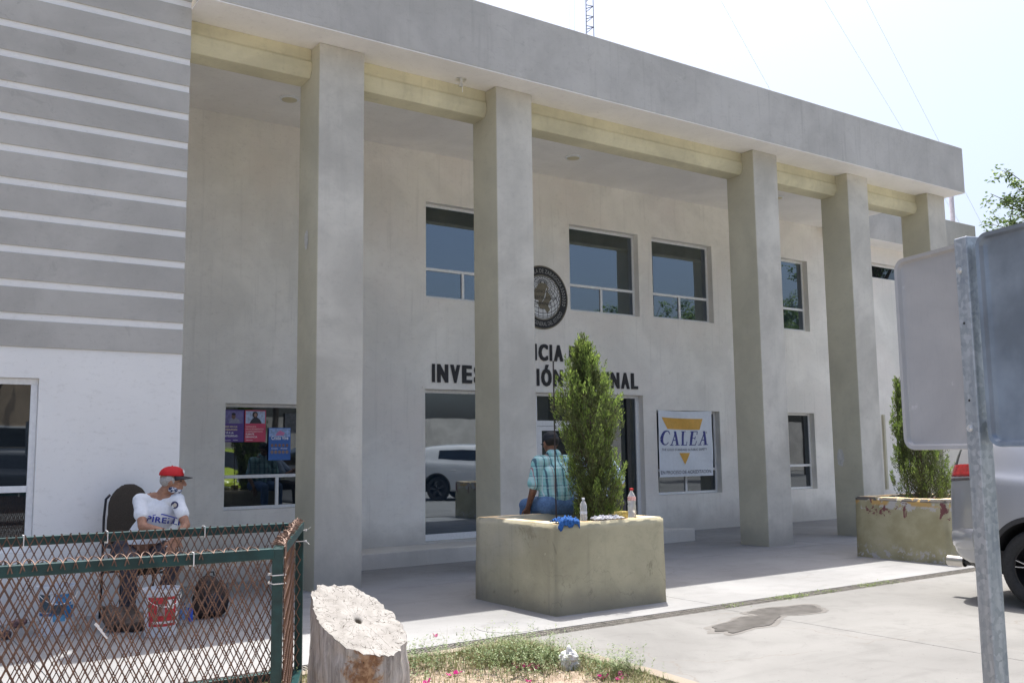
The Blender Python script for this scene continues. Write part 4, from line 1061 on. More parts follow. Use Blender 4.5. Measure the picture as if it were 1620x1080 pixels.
    q.add(vs, [(i*5+j, i*5+(j+1) % 5, (i+1)*5+(j+1) % 5, (i+1)*5+j) for i in range(n) for j in range(5)]+[tuple(range(5)), tuple(n*5+j for j in range(5))[::-1]])
    link('bumper_skirt', q, M['plastic'], t, smooth=True)
    for sx in ((1, -1) if detail else ()):
        q = MB(); q.lathe([(.048, .0), (.052, -.0), (.054, -.17), (.048, -.172), (.045, -.10), (.01, -.09)][::1], (sx*.60, .10, .345), 24, axis='y', cap=False); link('exhaust_tip', q, M['chrome'], t, smooth=True)
        q = MB(); q.tube([(sx*.60, .10, .345), (sx*.58, .35, .33)], .03, 10); link('exhaust_pipe', q, M['plastic'], t, smooth=True)
    # arch lips
    for sx in (-1, 1):
        for wy in WHY:
            q = MB(); vs = []; nn2 = 30
            for i in range(nn2+1):
                a = radians(-12)+radians(204)*i/nn2
                for r_, o in ((.418, -.02), (.418, .006), (.458, .006), (.472, -.012)):
                    y = wy+r_*cos(a); z = .385+r_*sin(a); h = bvh.ray_cast(Vector((sx*1.5, wy+.462*cos(a), .385+.462*sin(a))), Vector((-sx, 0, 0)))
                    xx = h[0].x if h[0] is not None else sx*.9
                    vs.append((xx+sx*o, y, z))
            q.add(vs, [(i*4+j, i*4+j+1, (i+1)*4+j+1, (i+1)*4+j) for i in range(nn2) for j in range(3)]); link('wheel_arch_trim', q, M['plastic'] if detail else paintm, t, smooth=True)
    # wheels: thing > wheel > rim, spokes
    for wy in WHY:
        for sx in (-1, 1):
            q = MB(); R_ = .365; X = lambda v: sx*v
            q.lathe([(.235, X(.68)), (.32, X(.66)), (.355, X(.68)), (R_, X(.71)), (R_, X(.86)), (.352, X(.89)), (.32, X(.905)), (.262, X(.895)), (.245, X(.885)), (.235, X(.86))], (0, wy, R_), 44, axis='x', cap=False)
            wl = link('wheel', q, M['tyre'], t, smooth='all')
            q = MB(); q.lathe([(.243, X(.70)), (.243, X(.878)), (.232, X(.878)), (.225, X(.84)), (.215, X(.74)), (.02, X(.73))], (0, wy, R_), 40, axis='x', cap=False); q.lathe([(.06, X(.76)), (.06, X(.868)), (.045, X(.872)), (.003, X(.872))], (0, wy, R_), 18, axis='x', cap=False)
            link('rim', q, M['rimblack'] if detail else M['rimcut'], wl, smooth=True)
            if True:
                for k in range(5):
                    for o in (-.13, .13):
                        a = 2*pi*k/5+.45; d = Vector((0, cos(a+o), sin(a+o))); c0 = Vector((X(.862), wy, R_))
                        q = MB(); q.bar(c0+Vector((0, cos(a), sin(a)))*.05, Vector((X(.868), wy, R_))+d*.236, .02, .024, up=(1, 0, 0)); q.bar(c0+Vector((X(.013), 0, 0))+Vector((0, cos(a), sin(a)))*.06, Vector((X(.880), wy, R_))+d*.232, .006, .006, m=1, up=(1, 0, 0)); link('spoke', q, [M['rimblack'], M['rimcut']], wl)
    if detail:
        for sx in (-1, 1):
            for y in (1.45, 2.35):
                q = MB(); q.bar((sx*.925, y, .90), (sx*.925, y+.16, .91), .02, .025); link('door_handle', q, paintm, t, bevel=.004)
            q = MB(); q.ell((sx*1.0, 3.15, 1.06), (.09, .05, .07)); link('mirror', q, paintm, t, smooth='all')
    return t
silver = make_car('silver sport utility car parked behind the sign post, rear end with red tail light', M['silver'], (9.80, 5.50, 0), pi)
def recolour(src, label, pm, loc, rz, old):
    c = copy_tree(src); c.location = loc; c.rotation_euler = (0, 0, rz); c['label'] = label
    def rec(o):
        for ch in o.children:
            if ch.type == 'MESH':
                for i, s_ in enumerate(ch.material_slots):
                    if s_.material == old: s_.link = 'OBJECT'; s_.material = pm
            rec(ch)
    rec(c); return c
recolour(silver, 'white sport utility car mirrored in the glass left of the entrance', paint('white_car_paint', (.72, .72, .72), 0, .3), (14.9, -.8, 0), radians(-35), M['silver'])
recolour(silver, 'yellow-green car mirrored in the ground-floor window under the posters', paint('yellow_green_paint', (.50, .62, .03), 0, .3), (9.9, -5.2, 0), radians(20), M['silver'])
recolour(silver, 'dark grey car mirrored in the window of the striped block', paint('dark_grey_paint', (.05, .06, .075), .4, .3), (1.4, -4.9, 0), radians(-80), M['silver'])
# ------------------------------------------------------------------ figures: union of tapered capsules, voxel-remeshed
def blobs(name, parts, mat, vox, parent, smooth=4, wr=0.0, seed=0, crop=None):
    b = MB()
    for p in parts:
        if p[0] == 'e': b.ell(p[1], p[2], p[3] if len(p) > 3 else None, 18)
        else: b.cap(p[0], p[1], p[2], p[3], 16)
    o = link(name, b, mat, parent, smooth='all')
    bake(o, [('REMESH', dict(mode='VOXEL', voxel_size=vox)), ('SMOOTH', dict(factor=.5, iterations=smooth))])
    me = o.data
    if crop:
        bm = bmesh.new(); bm.from_mesh(me); 
        for (co, no) in crop: bmesh.ops.bisect_plane(bm, geom=bm.verts[:]+bm.edges[:]+bm.faces[:], plane_co=co, plane_no=no, clear_outer=True)
        bm.to_mesh(me); bm.free()
    if wr:
        me.update(); ns = [v.normal.copy() for v in me.vertices]
        for v, n_ in zip(me.vertices, ns):
            c = v.co; f = noise.noise((c.x*9+seed, c.y*9, c.z*14))+.6*noise.noise((c.x*22, c.y*22+seed, c.z*30)); v.co = c+n_*f*wr
    if not len(me.materials): me.materials.append(mat)
    me.polygons.foreach_set('use_smooth', [True]*len(me.polygons)); return o
def skin_mat(name, col):
    a = NT(name); p = a.pos(); n = a.noise(p, 35, 5, .6)
    a.out(a.mix(a.ramp(n, .3, .7), tuple(c*.82 for c in col), tuple(c*1.12 for c in col)), .5, 0, .4); a.b.inputs['Subsurface Weight'].default_value = .08; a.b.inputs['Subsurface Radius'].default_value = (.01, .004, .002); a.bump(n, .15, .002); return a.m
M['skin'] = skin_mat('tanned_skin', (.36, .19, .125)); M['skin2'] = skin_mat('brown_skin', (.25, .13, .085))
V = Vector
def hand(pts_root, direction, up, side, scale=1.0, curl=.5, palm_len=.085):
    """palm plus five separate tapering, bent fingers; returns capsule list"""
    d = V(direction).normalized(); u = (V(up)-d*V(up).dot(d)).normalized(); s_ = d.cross(u)*side; r0 = V(pts_root); k = scale; out = []
    for i in range(4):
        o = (i-1.5)*.019*k; out.append((r0+s_*o*.6, r0+d*palm_len*k+s_*o, .0155*k, .0115*k))
    for i, L in enumerate((.066, .076, .070, .054)):
        o = (i-1.5)*.0205*k; p = r0+d*palm_len*k+s_*o; a = 0; rr = .0092*k
        for j, f in enumerate((.45, .32, .23)):
            a += curl*(.5+.35*j); dd = d*cos(a)-u*sin(a)+s_*(i-1.5)*.05; q = p+dd*L*f*1.25*k; out.append((p, q, rr, rr*.88)); p = q; rr *= .88
    p = r0+d*.02*k-s_*.026*k; q = p+(d*.7-s_*.75-u*.2).normalized()*.04*k; out.append((p, q, .0135*k, .011*k)); out.append((q, q+(d*.95-s_*.25-u*.2).normalized()*.032*k, .0105*k, .0085*k)); return out
def head(c, face, up, k=1.0):
    """skull, jaw, brow, nose, lips, chin, ears; face = unit facing vector"""
    f = V(face).normalized(); u = (V(up)-f*V(up).dot(f)).normalized(); s_ = f.cross(u); q = Matrix((s_, f, u)).transposed().to_quaternion(); c = V(c)
    P_ = lambda x, y, z: c+(s_*x+f*y+u*z)*k
    return [('e', P_(0, -.012, .022), (.077*k, .098*k, .095*k), q), ('e', P_(0, .028, -.035), (.060*k, .068*k, .075*k), q), ('e', P_(0, .052, -.088), (.030*k, .026*k, .022*k), q),
            ('e', P_(0, .073, .018), (.055*k, .020*k, .016*k), q), (P_(0, .088, .012), P_(0, .112, -.030), .011*k, .0155*k), ('e', P_(.013, .099, -.034), (.009*k, .011*k, .008*k), q), ('e', P_(-.013, .099, -.034), (.009*k, .011*k, .008*k), q),
            ('e', P_(0, .086, -.058), (.024*k, .012*k, .007*k), q), ('e', P_(0, .083, -.069), (.020*k, .012*k, .007*k), q), ('e', P_(.04, .06, -.02), (.022*k, .022*k, .02*k), q), ('e', P_(-.04, .06, -.02), (.022*k, .022*k, .02*k), q),
            ('e', P_(.079, -.008, -.012), (.010*k, .022*k, .033*k), q), ('e', P_(-.079, -.008, -.012), (.010*k, .022*k, .033*k), q)], P_, q
# ---- seated man in white shirt
man = thing('person', 'older man in red cap and white football shirt seated on a chair at left', 'person', (2.24, 9.2, 0))
o0 = V((2.24, 9.2, 0))
def L_(p): return V(p)-o0
hc = L_((2.462, 9.05, 1.262)); fd = V((.93, -.36, -.06)); hp, HP, hq = head(hc, fd, (.05, -.02, 1), 1.02)
nk = L_((2.385, 9.13, 1.12)); rs = L_((2.215, 9.17, 1.085)); ls = L_((2.505, 9.03, 1.085))
re = L_((2.195, 8.99, .868)); rw = L_((2.415, 8.83, .800)); le = L_((2.545, 8.88, .865)); lw = L_((2.41, 8.76, .755))
rk = L_((2.05, 8.80, .585)); lk = L_((2.43, 8.78, .585)); rh = L_((2.14, 9.30, .585)); lh = L_((2.34, 9.30, .585)); ra = L_((2.075, 8.90, .11)); la = L_((2.36, 8.93, .11))
chest = L_((2.385, 9.15, .97)); belly = L_((2.27, 9.24, .73))
body = hp+[(hc+V((-.02, .02, -.05)), nk, .052, .058), (nk, chest, .06, .12), ('e', chest, (.165, .115, .15)), (chest, belly, .125, .13), (belly, (rh+lh)/2, .13, .13), (nk, rs, .05, .055), (nk, ls, .05, .055),
    (rs, re, .047, .040), (re, rw, .039, .026), (ls, le, .047, .040), (le, lw, .038, .026), (rh, rk, .078, .055), (lh, lk, .078, .055), (rk, ra, .050, .035), (lk, la, .050, .035)]
body += hand(rw, (.35, -.15, -.75), (.2, -.9, .3), 1, 1.0, .25)+hand(lw, (-.25, -.1, -.85), (-.1, -.9, .3), -1, 1.0, .3)
blobs('body', body, M['skin'], .0052, man, 3)
shirtm = plain('white_shirt_cloth', (.74, .77, .82), .85, 0, .04, 60, .2)
sh = [(nk+V((.0, .015, .012)), chest, .062, .13), ('e', chest, (.172, .13, .155)), (chest, belly, .142, .152), (belly, (rh+lh)/2+V((0, 0, .03)), .155, .155), (nk+V((0, .01, -.035)), rs+V((0, 0, .0)), .055, .070), (nk+V((0, .01, -.035)), ls, .055, .068),
      (rs, rs.lerp(re, .48), .066, .061), (rs.lerp(re, .3), rs.lerp(re, .55), .060, .066), (ls, ls.lerp(le, .46), .062, .058), (ls.lerp(le, .3), ls.lerp(le, .55), .058, .064)]
shirt = blobs('shirt', sh, shirtm, .008, man, 5, .0055, 2, crop=[(V((0, 0, .70)), V((0, 0, -1)))])
tro = plain('charcoal_trousers', (.045, .042, .055), .85, 0, .25, 30)
tr_ = [(rh, rk, .105, .082), (lh, lk, .105, .082), (rh+V((0, .0, .04)), lh+V((0, .0, .04)), .145, .145), (rk, ra+V((0, 0, .03)), .072, .062), (lk, la+V((0, 0, .03)), .072, .062), (ra+V((0, 0, .03)), ra+V((0, -.01, -.04)), .062, .07), (la+V((0, 0, .03)), la+V((0, -.01, -.04)), .062, .07)]
blobs('trousers', tr_, tro, .009, man, 4, .006, 5)
for a_ in (ra, la):
    b = MB(); blobs('shoe', [(a_+V((0, .03, -.055)), a_+V((.02, -.17, -.072)), .046, .036), (a_+V((0, .0, -.0)), a_+V((.01, -.09, -.05)), .045, .040)], plain('brown_shoe', (.05, .035, .028), .5), .007, man, 3)
# cap
capm = plain('red_cap_cloth', (.52, .012, .018), .75, 0, .1, 80); capk = plain('black_cap_peak', (.015, .014, .02), .6)
P_ = HP
b = MB(); n = 28; vs = []; fs = []
for j in range(11):
    th = pi/2*(1-j/10)
    for k in range(n):
        a = 2*pi*k/n; r_ = sin(th); x = .088*r_*cos(a); y = -.012+(.108*r_*sin(a)); z = .052+.085*cos(th)**.9+(.012 if sin(a) > .3 and j > 2 else 0)*sin(a)*r_
        vs.append(P_(x, y, z-.008))
for j in range(10):
    for k in range(n): fs.append((j*n+k, j*n+(k+1) % n, (j+1)*n+(k+1) % n, (j+1)*n+k))
b.add(vs, fs); crown = link('cap', b, capm, man, smooth='all')
md = crown.modifiers.new('s', 'SOLIDIFY'); md.thickness = .004
b = MB(); vs = []
for j in range(6):
    for k in range(15):
        a = radians(18)+radians(144)*k/14; r_ = 1+.78*j/5*sin(a)**.8; x = .086*cos(a)*(1+.05*j/5); y = -.012+.104*sin(a)*r_; z = .046-.010*(j/5)-.018*(j/5)*abs(cos(a))**2*2; vs.append(P_(x, y, z))
b.add(vs, [(j*15+k, j*15+k+1, (j+1)*15+k+1, (j+1)*15+k) for j in range(5) for k in range(14)]); pk = link('cap_peak', b, capk, man, smooth='all'); md = pk.modifiers.new('s', 'SOLIDIFY'); md.thickness = .006
b = MB(); b.ell(P_(0, -.012, .132), (.007, .007, .005)); link('cap_button', b, capm, man, smooth='all')
b = MB(); n = 16; cc = P_(.035, .083, .085)
dirn = (V(fd)*.8+V((0.2, -.5, .25))).normalized(); e1 = dirn.cross(Z).normalized(); e2 = e1.cross(dirn)
b.add([cc+dirn*.014]+[cc+dirn*.012+(e1*cos(2*pi*k/n)+e2*sin(2*pi*k/n))*.018 for k in range(n)], [(0, 1+k, 1+(k+1) % n) for k in range(n)]); link('cap_badge', b, M['seal_white'], man, fix=False)
# hair and mask
hairm = plain('grey_hair', (.36, .35, .34), .9, 0, .3, 120, .6)
blobs('hair', [('e', P_(0, -.045, .0), (.083, .066, .060), hq), ('e', P_(.074, -.020, .012), (.014, .040, .036), hq), ('e', P_(-.074, -.020, .012), (.014, .040, .036), hq), ('e', P_(.074, .018, .0), (.010, .012, .030), hq), ('e', P_(-.074, .018, .0), (.010, .012, .030), hq)], hairm, .005, man, 1, .004, 3)
a = NT('navy_white_mask_cloth'); nse = a.noise(a.obj(), 26, 3, .5, 1.2); mk = a.out(a.mix(a.ramp(nse, .50, .54), (.02, .045, .12), (.6, .62, .68)), .8)
blobs('face_mask', [('e', P_(0, .048, -.088), (.052, .046, .030), hq), ('e', P_(.045, .015, -.078), (.022, .040, .030), hq), ('e', P_(-.045, .015, -.078), (.022, .040, .030), hq)], mk, .005, man, 2, .003, 9)
# eyes under the peak
for sx in (-1, 1):
    b = MB(); b.ell(P_(sx*.031, .074, .0), (.012, .012, .009), None, 12); link('eye', b, plain('eye_white_dark', (.06, .045, .04), .3), man, smooth='all')
# shirt print projected on the cloth
def project_print(target, origin, right, up, mat, name, polys, off=.003, parent=None):
    me = target.data; bv = BVHTree.FromPolygons([v.co for v in me.vertices], [p.vertices for p in me.polygons]); dr_ = V(right).cross(V(up)).normalized()*-1   # into the cloth
    b = MB()
    for vs, fs in polys:
        out = []
        for x, y in vs:
            o_ = V(origin)+V(right)*x+V(up)*y-dr_*.4; h = bv.ray_cast(o_, dr_)
            out.append(h[0]-dr_*off if h[0] is not None else V(origin)+V(right)*x+V(up)*y)
        b.add(out, fs)
    return link(name, b, mat, parent, fix=False)
blue_ink = plain('royal_blue_print', (.02, .05, .42), .6)
view = V((.28, .96, 0)).normalized(); rt_ = V((view.y, -view.x, 0)); up_ = V((0, 0, 1)); tr2 = (rt_*.985+up_*-.16).normalized(); tu = (up_*.985+rt_*.16).normalized()
def txt_polys(t, w, h, bold=1):
    lay, W0 = text_layout(t, bold); out = []
    for x, (vs, fs), ch in lay: out.append(([((x+v[0])*w/W0-w/2, v[1]*h/GL['_h']) for v in vs], fs))
    return out
pp = txt_polys('PIRELLI', .30, .048); pp.append(([(-.10, .062), (-.02, .082), (.15, .062), (.15, .054), (-.02, .072), (-.10, .055)], [(0, 1, 4, 5), (1, 2, 3, 4)]))
project_print(shirt, L_((2.375, 9.0, .885)), tr2, tu, blue_ink, 'shirt_lettering', pp, parent=man)
def ngon(cx, cy, r, n=20): return ([(cx, cy)]+[(cx+r*cos(2*pi*k/n), cy+r*sin(2*pi*k/n)) for k in range(n)], [(0, 1+k, 1+(k+1) % n) for k in range(n)])
project_print(shirt, L_((2.475, 9.0, 1.045)), tr2, tu, plain('crest_navy', (.03, .03, .10), .6), 'shirt_crest', [ngon(0, 0, .033)], .003, man)
project_print(shirt, L_((2.475, 9.0, 1.045)), tr2, tu, plain('crest_cream', (.5, .45, .36), .6), 'shirt_crest_centre', [ngon(0, 0, .019)], .0045, man)
# chair
ch = thing('office_chair', 'dark brown padded visitor chair with black tube frame against white wall', 'chair', (2.275, 9.45, 0), rz=radians(8)); ch.scale = (.90, 1, 1)
pad = plain('brown_chair_fabric', (.050, .040, .030), .9, 0, .2, 120, .3, obj=True); tubem = plain('black_tube', (.016, .016, .022), .4, .3)
blobs('backrest', [('e', (-.02+x, .205+z*.06, .86+z), (r1, .036, r2)) for x, z, r1, r2 in ((0, 0, .235, .30), (0, .14, .225, .235), (0, -.12, .215, .22))], pad, .012, ch, 4)
blobs('seat', [('e', (0, -.03, .455), (.245, .25, .05)), ('e', (0, -.05, .455), (.255, .20, .045))], pad, .012, ch, 4)
for sx in (-1, 1):
    b = MB(); b.tube([(sx*.27, .24, 0), (sx*.27, .22, .45), (sx*.265, .235, .92), (sx*.25, .235, 1.09), (sx*.21, .23, 1.13)], .0135, 8); link('rear_leg', b, tubem, ch, smooth='all')
    b = MB(); b.tube([(sx*.27, -.26, 0), (sx*.27, -.24, .62), (sx*.27, -.20, .66), (sx*.27, .15, .66), (sx*.27, .22, .62)], .0135, 8); link('front_leg', b, tubem, ch, smooth='all')
    b = MB(); b.box(sx*.27-.025, sx*.27+.025, -.20, .12, .672, .69); link('armrest', b, tubem, ch, bevel=.006)
for yy in (-.2, .2):
    b = MB(); b.tube([(-.27, yy, .42), (.27, yy, .42)], .012, 8); link('cross_bar', b, tubem, ch, smooth='all')
# ---- man in turquoise plaid shirt seated on the planter, back to us
def plaid():
    a = NT('turquoise_plaid_cloth'); p = a.obj(); x, y, z = a.xyz(p); wob = a.math('MULTIPLY', a.noise(p, 9, 2), .012)
    xx = a.math('ADD', x, wob); zz = a.math('ADD', z, wob)
    def line(v, per, ph, w): return a.math('LESS_THAN', a.math('FRACT', a.math('ADD', a.math('DIVIDE', v, per), ph)), w)
    c = a.mix(a.ramp(a.noise(p, 6), .3, .7), (.24, .54, .56), (.36, .66, .68))
    c = a.mix(a.math('MULTIPLY', line(zz, .052, .3, .38), .30), c, (.50, .75, .78)); c = a.mix(a.math('MULTIPLY', line(xx, .085, .55, .22), .45), c, (.60, .78, .82))
    c = a.mix(a.math('MULTIPLY', line(zz, .105, .1, .09), .65), c, (.04, .12, .19)); c = a.mix(a.math('MULTIPLY', line(xx, .085, .0, .17), .80), c, (.025, .06, .13))
    c = a.mix(a.math('MULTIPLY', line(xx, .085, .26, .05), .8), c, (.75, .8, .85)); c = a.mix(a.math('MULTIPLY', line(zz, .105, .28, .04), .7), c, (.7, .8, .85))
    c = a.mix(a.math('MULTIPLY', line(xx, .17, .62, .03), .8), c, (.35, .12, .16))
    return a.out(c, .8, 0, .2)
pm_ = plaid()
def seated_back(label, base, face, cfg, shirtmat, capmat, hairc, tromat, skin, k=1.0, head_tilt=0, arms=None, cap_=True):
    t = thing('person', label, 'person', base); f = V(face).normalized(); s_ = f.cross(Z); G = lambda x, y, z: s_*x+f*y+Z*z
    t.rotation_euler = (0, 0, 0)
    hpv = [G(-.10, .0, .10), G(.10, .0, .10)]; nk = G(0, .07, .62); chest = G(0, .04, .42); belly = G(0, .01, .20); shs = [G(-.19, .06, .545), G(.19, .06, .545)]
    els = [G(-.235, .10, .27), G(.235, .10, .27)] if not arms else [G(*arms[0]), G(*arms[2])]; wrs = [G(-.20, .32, .17), G(.20, .32, .17)] if not arms else [G(*arms[1]), G(*arms[3])]
    kn = [G(-.14, .44, .07), G(.14, .44, .07)]; an = [G(-.14, .46, -.36), G(.14, .46, -.36)]
    hc = G(0, .12, .76); hp, HPf, hq = head(hc, (f+Z*-.25+s_*head_tilt), Z, 1.0)
    bd = hp+[(hc+G(0, -.02, -.05), nk, .052, .058), (nk, chest, .06, .12), ('e', chest, (.14, .11, .15)), (chest, belly, .115, .12), (belly, (hpv[0]+hpv[1])/2, .13, .13)]
    for i in (0, 1): bd += [(nk, shs[i], .05, .055), (shs[i], els[i], .052, .043), (els[i], wrs[i], .042, .027), (hpv[i], kn[i], .08, .056), (kn[i], an[i], .05, .036)]+hand(wrs[i], (wrs[i]-els[i]).normalized()*.7+V((0, 0, -.3)), Z, -1 if i else 1, 1.0, .4)
    blobs('body', bd, skin, .0065, t, 3)
    sv = [(nk+G(0, -.0, -.03), chest, .085, .14), (shs[0], shs[1], .085, .085), (chest, belly, .158, .158), (G(-.07, .03, .40), G(-.07, .0, .10), .135, .135), (G(.07, .03, .40), G(.07, .0, .10), .135, .135)]
    for i in (0, 1): sv += [(nk+G(0, 0, -.05), shs[i], .06, .082), (shs[i], shs[i].lerp(els[i], .66), .082, .078), (shs[i].lerp(els[i], .5), shs[i].lerp(els[i], .74), .077, .082)]
    blobs('shirt', sv, shirtmat, .009, t, 4, .006, 4)
    blobs('collar', [(nk+G(-.03, -.01, .01), nk+G(.03, -.01, .01), .062, .062)], shirtmat, .008, t, 2)
    tv = [(hpv[0]+G(-.03, -.02, -.005), hpv[1]+G(.03, -.02, -.005), .125, .125)]
    for i in (0, 1): tv += [(hpv[i], kn[i], .105, .08), (kn[i], an[i]+V((0, 0, .02)), .075, .065)]
    blobs('trousers', tv, tromat, .010, t, 4, .006, 6)
    for i in (0, 1): blobs('shoe', [(an[i]+G(0, -.03, -.045), an[i]+G(0, .17, -.06), .045, .038)], plain('dark_shoe', (.03, .025, .02), .5), .009, t, 2)
    if cap_:
        blobs('cap', [('e', HPf(0, -.010, .055), (.087, .106, .072), hq), ('e', HPf(0, -.03, .03), (.086, .088, .05), hq), (HPf(-.03, .10, .035), HPf(.03, .10, .035), .010, .010), (HPf(-.03, .15, .025), HPf(.03, .15, .025), .007, .007), (HPf(0, .10, .035), HPf(0, .155, .025), .012, .008)], capmat, .006, t, 2)
    blobs('hair', [('e', HPf(0, -.030, .012 if cap_ else .035), (.083, .090, .070 if cap_ else .082), hq)], hairc, .006, t, 1, .003, 2)
    return t
jeans = plain('blue_denim', (.10, .19, .36), .85, 0, .2, 60, .3); darkcap = plain('black_cap', (.012, .016, .025), .7); blackhair = plain('black_hair', (.015, .012, .011), .7, 0, .3, 90, .5)
seated_back('man in turquoise plaid shirt and dark cap sitting on the front planter, back turned', (6.37, 8.36, .815), (.10, 1, 0), None, pm_, darkcap, blackhair, jeans, M['skin2'], arms=((-.265, .06, .25), (-.24, .22, .06), (.25, .10, .27), (.16, .32, .17)))
seated_back('man in pale blue shirt almost hidden behind the conifer on the planter edge', (6.66, 8.16, .815), (1, .42, 0), None, plain('pale_blue_shirt_cloth', (.45, .58, .78), .8, 0, .06, 30), M['tie'], plain('pale_grey_hair', (.5, .5, .5), .9, 0, .2, 90), tro, M['skin'],
            arms=((-.20, .22, .26), (-.05, .36, .34), (.22, .34, .30), (.04, .40, .38)), cap_=False)
# ------------------------------------------------------------------ small things round the seated man
def bucket(label, x, y, r, h, bands, rz=0):
    t = thing('bucket', label, 'bucket', (x, y, 0), 'plastic paint buckets', rz)
    b = MB(); b.lathe([(r*.86, .004), (r*.88, 0), (r*.98, h*.86), (r*1.05, h*.865), (r*1.05, h*.885), (r*.99, h*.89), (r*1.0, h*.93), (r*1.07, h*.935), (r*1.08, h), (r*1.0, h), (r*.97, h*.90), (r*.82, .02), (.005, .02)], n=36, cap=False)
    link('shell', b, plain('white_bucket_plastic', (.62, .64, .68), .4, 0, .08, 12), t, smooth=True)
    for (a0, a1, z0, z1, col, off) in bands:
        b = MB(); n = 18; vs = []
        for j in (0, 1):
            z = h*(z0, z1)[j]; rr = r*(.88+.10*(z/(h*.86)))+off
            for i in range(n+1): a = radians(a0+(a1-a0)*i/n); vs.append((rr*cos(a), rr*sin(a), z))
        b.add(vs, [(i, i+1, n+2+i, n+1+i) for i in range(n)]); link('label_print', b, plain('label_ink', col, .45, 0, .3, 45, obj=True), t, smooth='all', fix=False)
    b = MB(); b.tube([(r*1.08*cos(a), r*1.08*sin(a)-.01, h*.90-.10*sin(u)) for u, a in [(pi*i/14, radians(-170+160*i/14)) for i in range(15)]], .0028, 5); link('handle', b, M['bolt'], t, smooth='all')
    return t
bucket('white bucket with red label on the floor before the seated man', 2.24, 8.47, .145, .385, [(-150, -48, .22, .84, (.50, .03, .035), .0015), (-118, -92, .45, .70, (.28, .2, .2), .003), (-85, -60, .58, .78, (.70, .66, .66), .003), (-135, -60, .28, .33, (.7, .66, .66), .003)])
bucket('white bucket with torn blue label standing alone by the white wall', 1.54, 9.12, .15, .40, [(-165, -120, .48, .84, (.05, .09, .12), .0015), (-118, -70, .40, .62, (.05, .07, .09), .0015), (-105, -50, .62, .84, (.04, .20, .42), .003), (-165, -100, .40, .46, (.03, .12, .30), .003), (-75, -38, .34, .60, (.03, .18, .40), .003), (-110, -70, .28, .42, (.10, .30, .50), .003)])
# backpack
bk_ = thing('backpack', 'dark brown and black backpack slumped on floor against wall behind the mesh', 'backpack', (2.84, 9.07, 0), rz=radians(8))
bpm = plain('brown_black_nylon', (.045, .030, .024), .75, 0, .35, 16, .3, obj=True)
blobs('main_bag', [('e', (0, 0, .17), (.165, .10, .17)), ('e', (-.02, .01, .25), (.125, .085, .135)), ('e', (.07, -.01, .10), (.10, .10, .10)), ('e', (-.08, -.01, .10), (.10, .10, .10))], bpm, .011, bk_, 4, .010, 3)
blobs('front_pocket', [('e', (0, -.085, .13), (.11, .045, .10))], plain('dark_pocket_nylon', (.02, .02, .03), .7), .010, bk_, 3, .006, 5)
b = MB(); b.tube([(-.05, 0, .375), (-.035, -.01, .41), (.02, -.01, .41), (.035, 0, .375)], .008, 8); link('carry_handle', b, M['black'], bk_, smooth='all')
for sx in (-1, 1):
    b = MB(); b.tube([(sx*.06, -.09, .34), (sx*.10, -.12, .28), (sx*.12, -.12, .14), (sx*.10, -.08, .04)], .010, 8); link('strap', b, M['black'], bk_, smooth='all')
# cloth bag, bottles, lumps on the floor
bg_ = tag(blobs('cloth_bag', [('e', (2.02, 8.86, .10), (.15, .11, .11)), ('e', (2.12, 8.80, .07), (.12, .10, .08)), ('e', (1.93, 8.90, .14), (.07, .06, .09)), (V((1.9, 8.9, .20)), V((1.82, 8.86, .22)), .02, .012)], plain('brown_grey_cloth', (.11, .085, .07), .9, 0, .4, 14, .4), .009, None, 3, .016, 8), 'lumpy brown cloth bag on the floor left of the red-labelled bucket', 'bag')
def bottle(name, label, x, y, z, r, h, capc, liquid=(.8, .85, .9), lab=None, k=1, fill=True, group=None):
    t = thing(name, label, 'bottle', (x, y, z), group)
    a = NT('clear_plastic'); a.out((.9, .93, .96), .06, 0, .5, 1.33); a.b.inputs['Transmission Weight'].default_value = .72; nz_ = a.noise(a.obj(), 45, 2); a.bump(nz_, .25, .003)
    b = MB(); pr = [(r*.9, 0), (r, h*.03), (r, h*.22), (r*.93, h*.25), (r, h*.28), (r, h*.40), (r*.90, h*.44), (r*.98, h*.50), (r, h*.64), (r*.85, h*.74), (r*.45, h*.86), (r*.36, h*.89), (r*.36, h*.93)]
    b.lathe(pr, n=24); link('body', b, a.m, t, smooth='all')
    b = MB(); b.lathe([(r*.44, h*.925), (r*.44, h*.995), (r*.38, h)], n=20); link('cap', b, plain('bottle_cap', capc, .4), t, smooth=True)
    if lab:
        b = MB(); b.lathe([(r*1.015, h*lab[0]), (r*1.015, h*lab[1])], n=28, cap=False); link('label', b, plain('bottle_label', lab[2], .5, 0, .3, 60, obj=True), t, smooth='all')
    return t
bottle('water_bottle', 'small clear water bottle with white cap on front planter rim', 5.80, 7.20, .826, .034, .215, (.8, .82, .85), lab=(.30, .42, (.55, .60, .68)))
bottle('water_bottle', 'larger clear bottle with red cap on front planter rim', 6.45, 7.24, .826, .042, .285, (.62, .015, .02), lab=(.58, .70, (.72, .42, .40)))
bottle('polish_bottle', 'small dark bottle with blue and white label beside the red-labelled bucket', 2.50, 8.74, 0, .035, .20, (.03, .05, .12), lab=(.3, .8, (.12, .22, .42)))
bottle('spray_bottle', 'slim bright blue bottle standing left of the backpack', 2.60, 8.86, 0, .022, .17, (.02, .10, .55), lab=(.1, .8, (.03, .09, .50)))
tag(blobs('wrapped_bundle', [('e', (1.31, 9.62, .04), (.07, .05, .04)), ('e', (1.36, 9.6, .05), (.04, .04, .03))], plain('purple_orange_wrap', (.20, .11, .11), .6, 0, .6, 20), .007, None, 2, .012, 2), 'small purple and tan wrapped bundle on floor left of blue bucket', 'bundle')
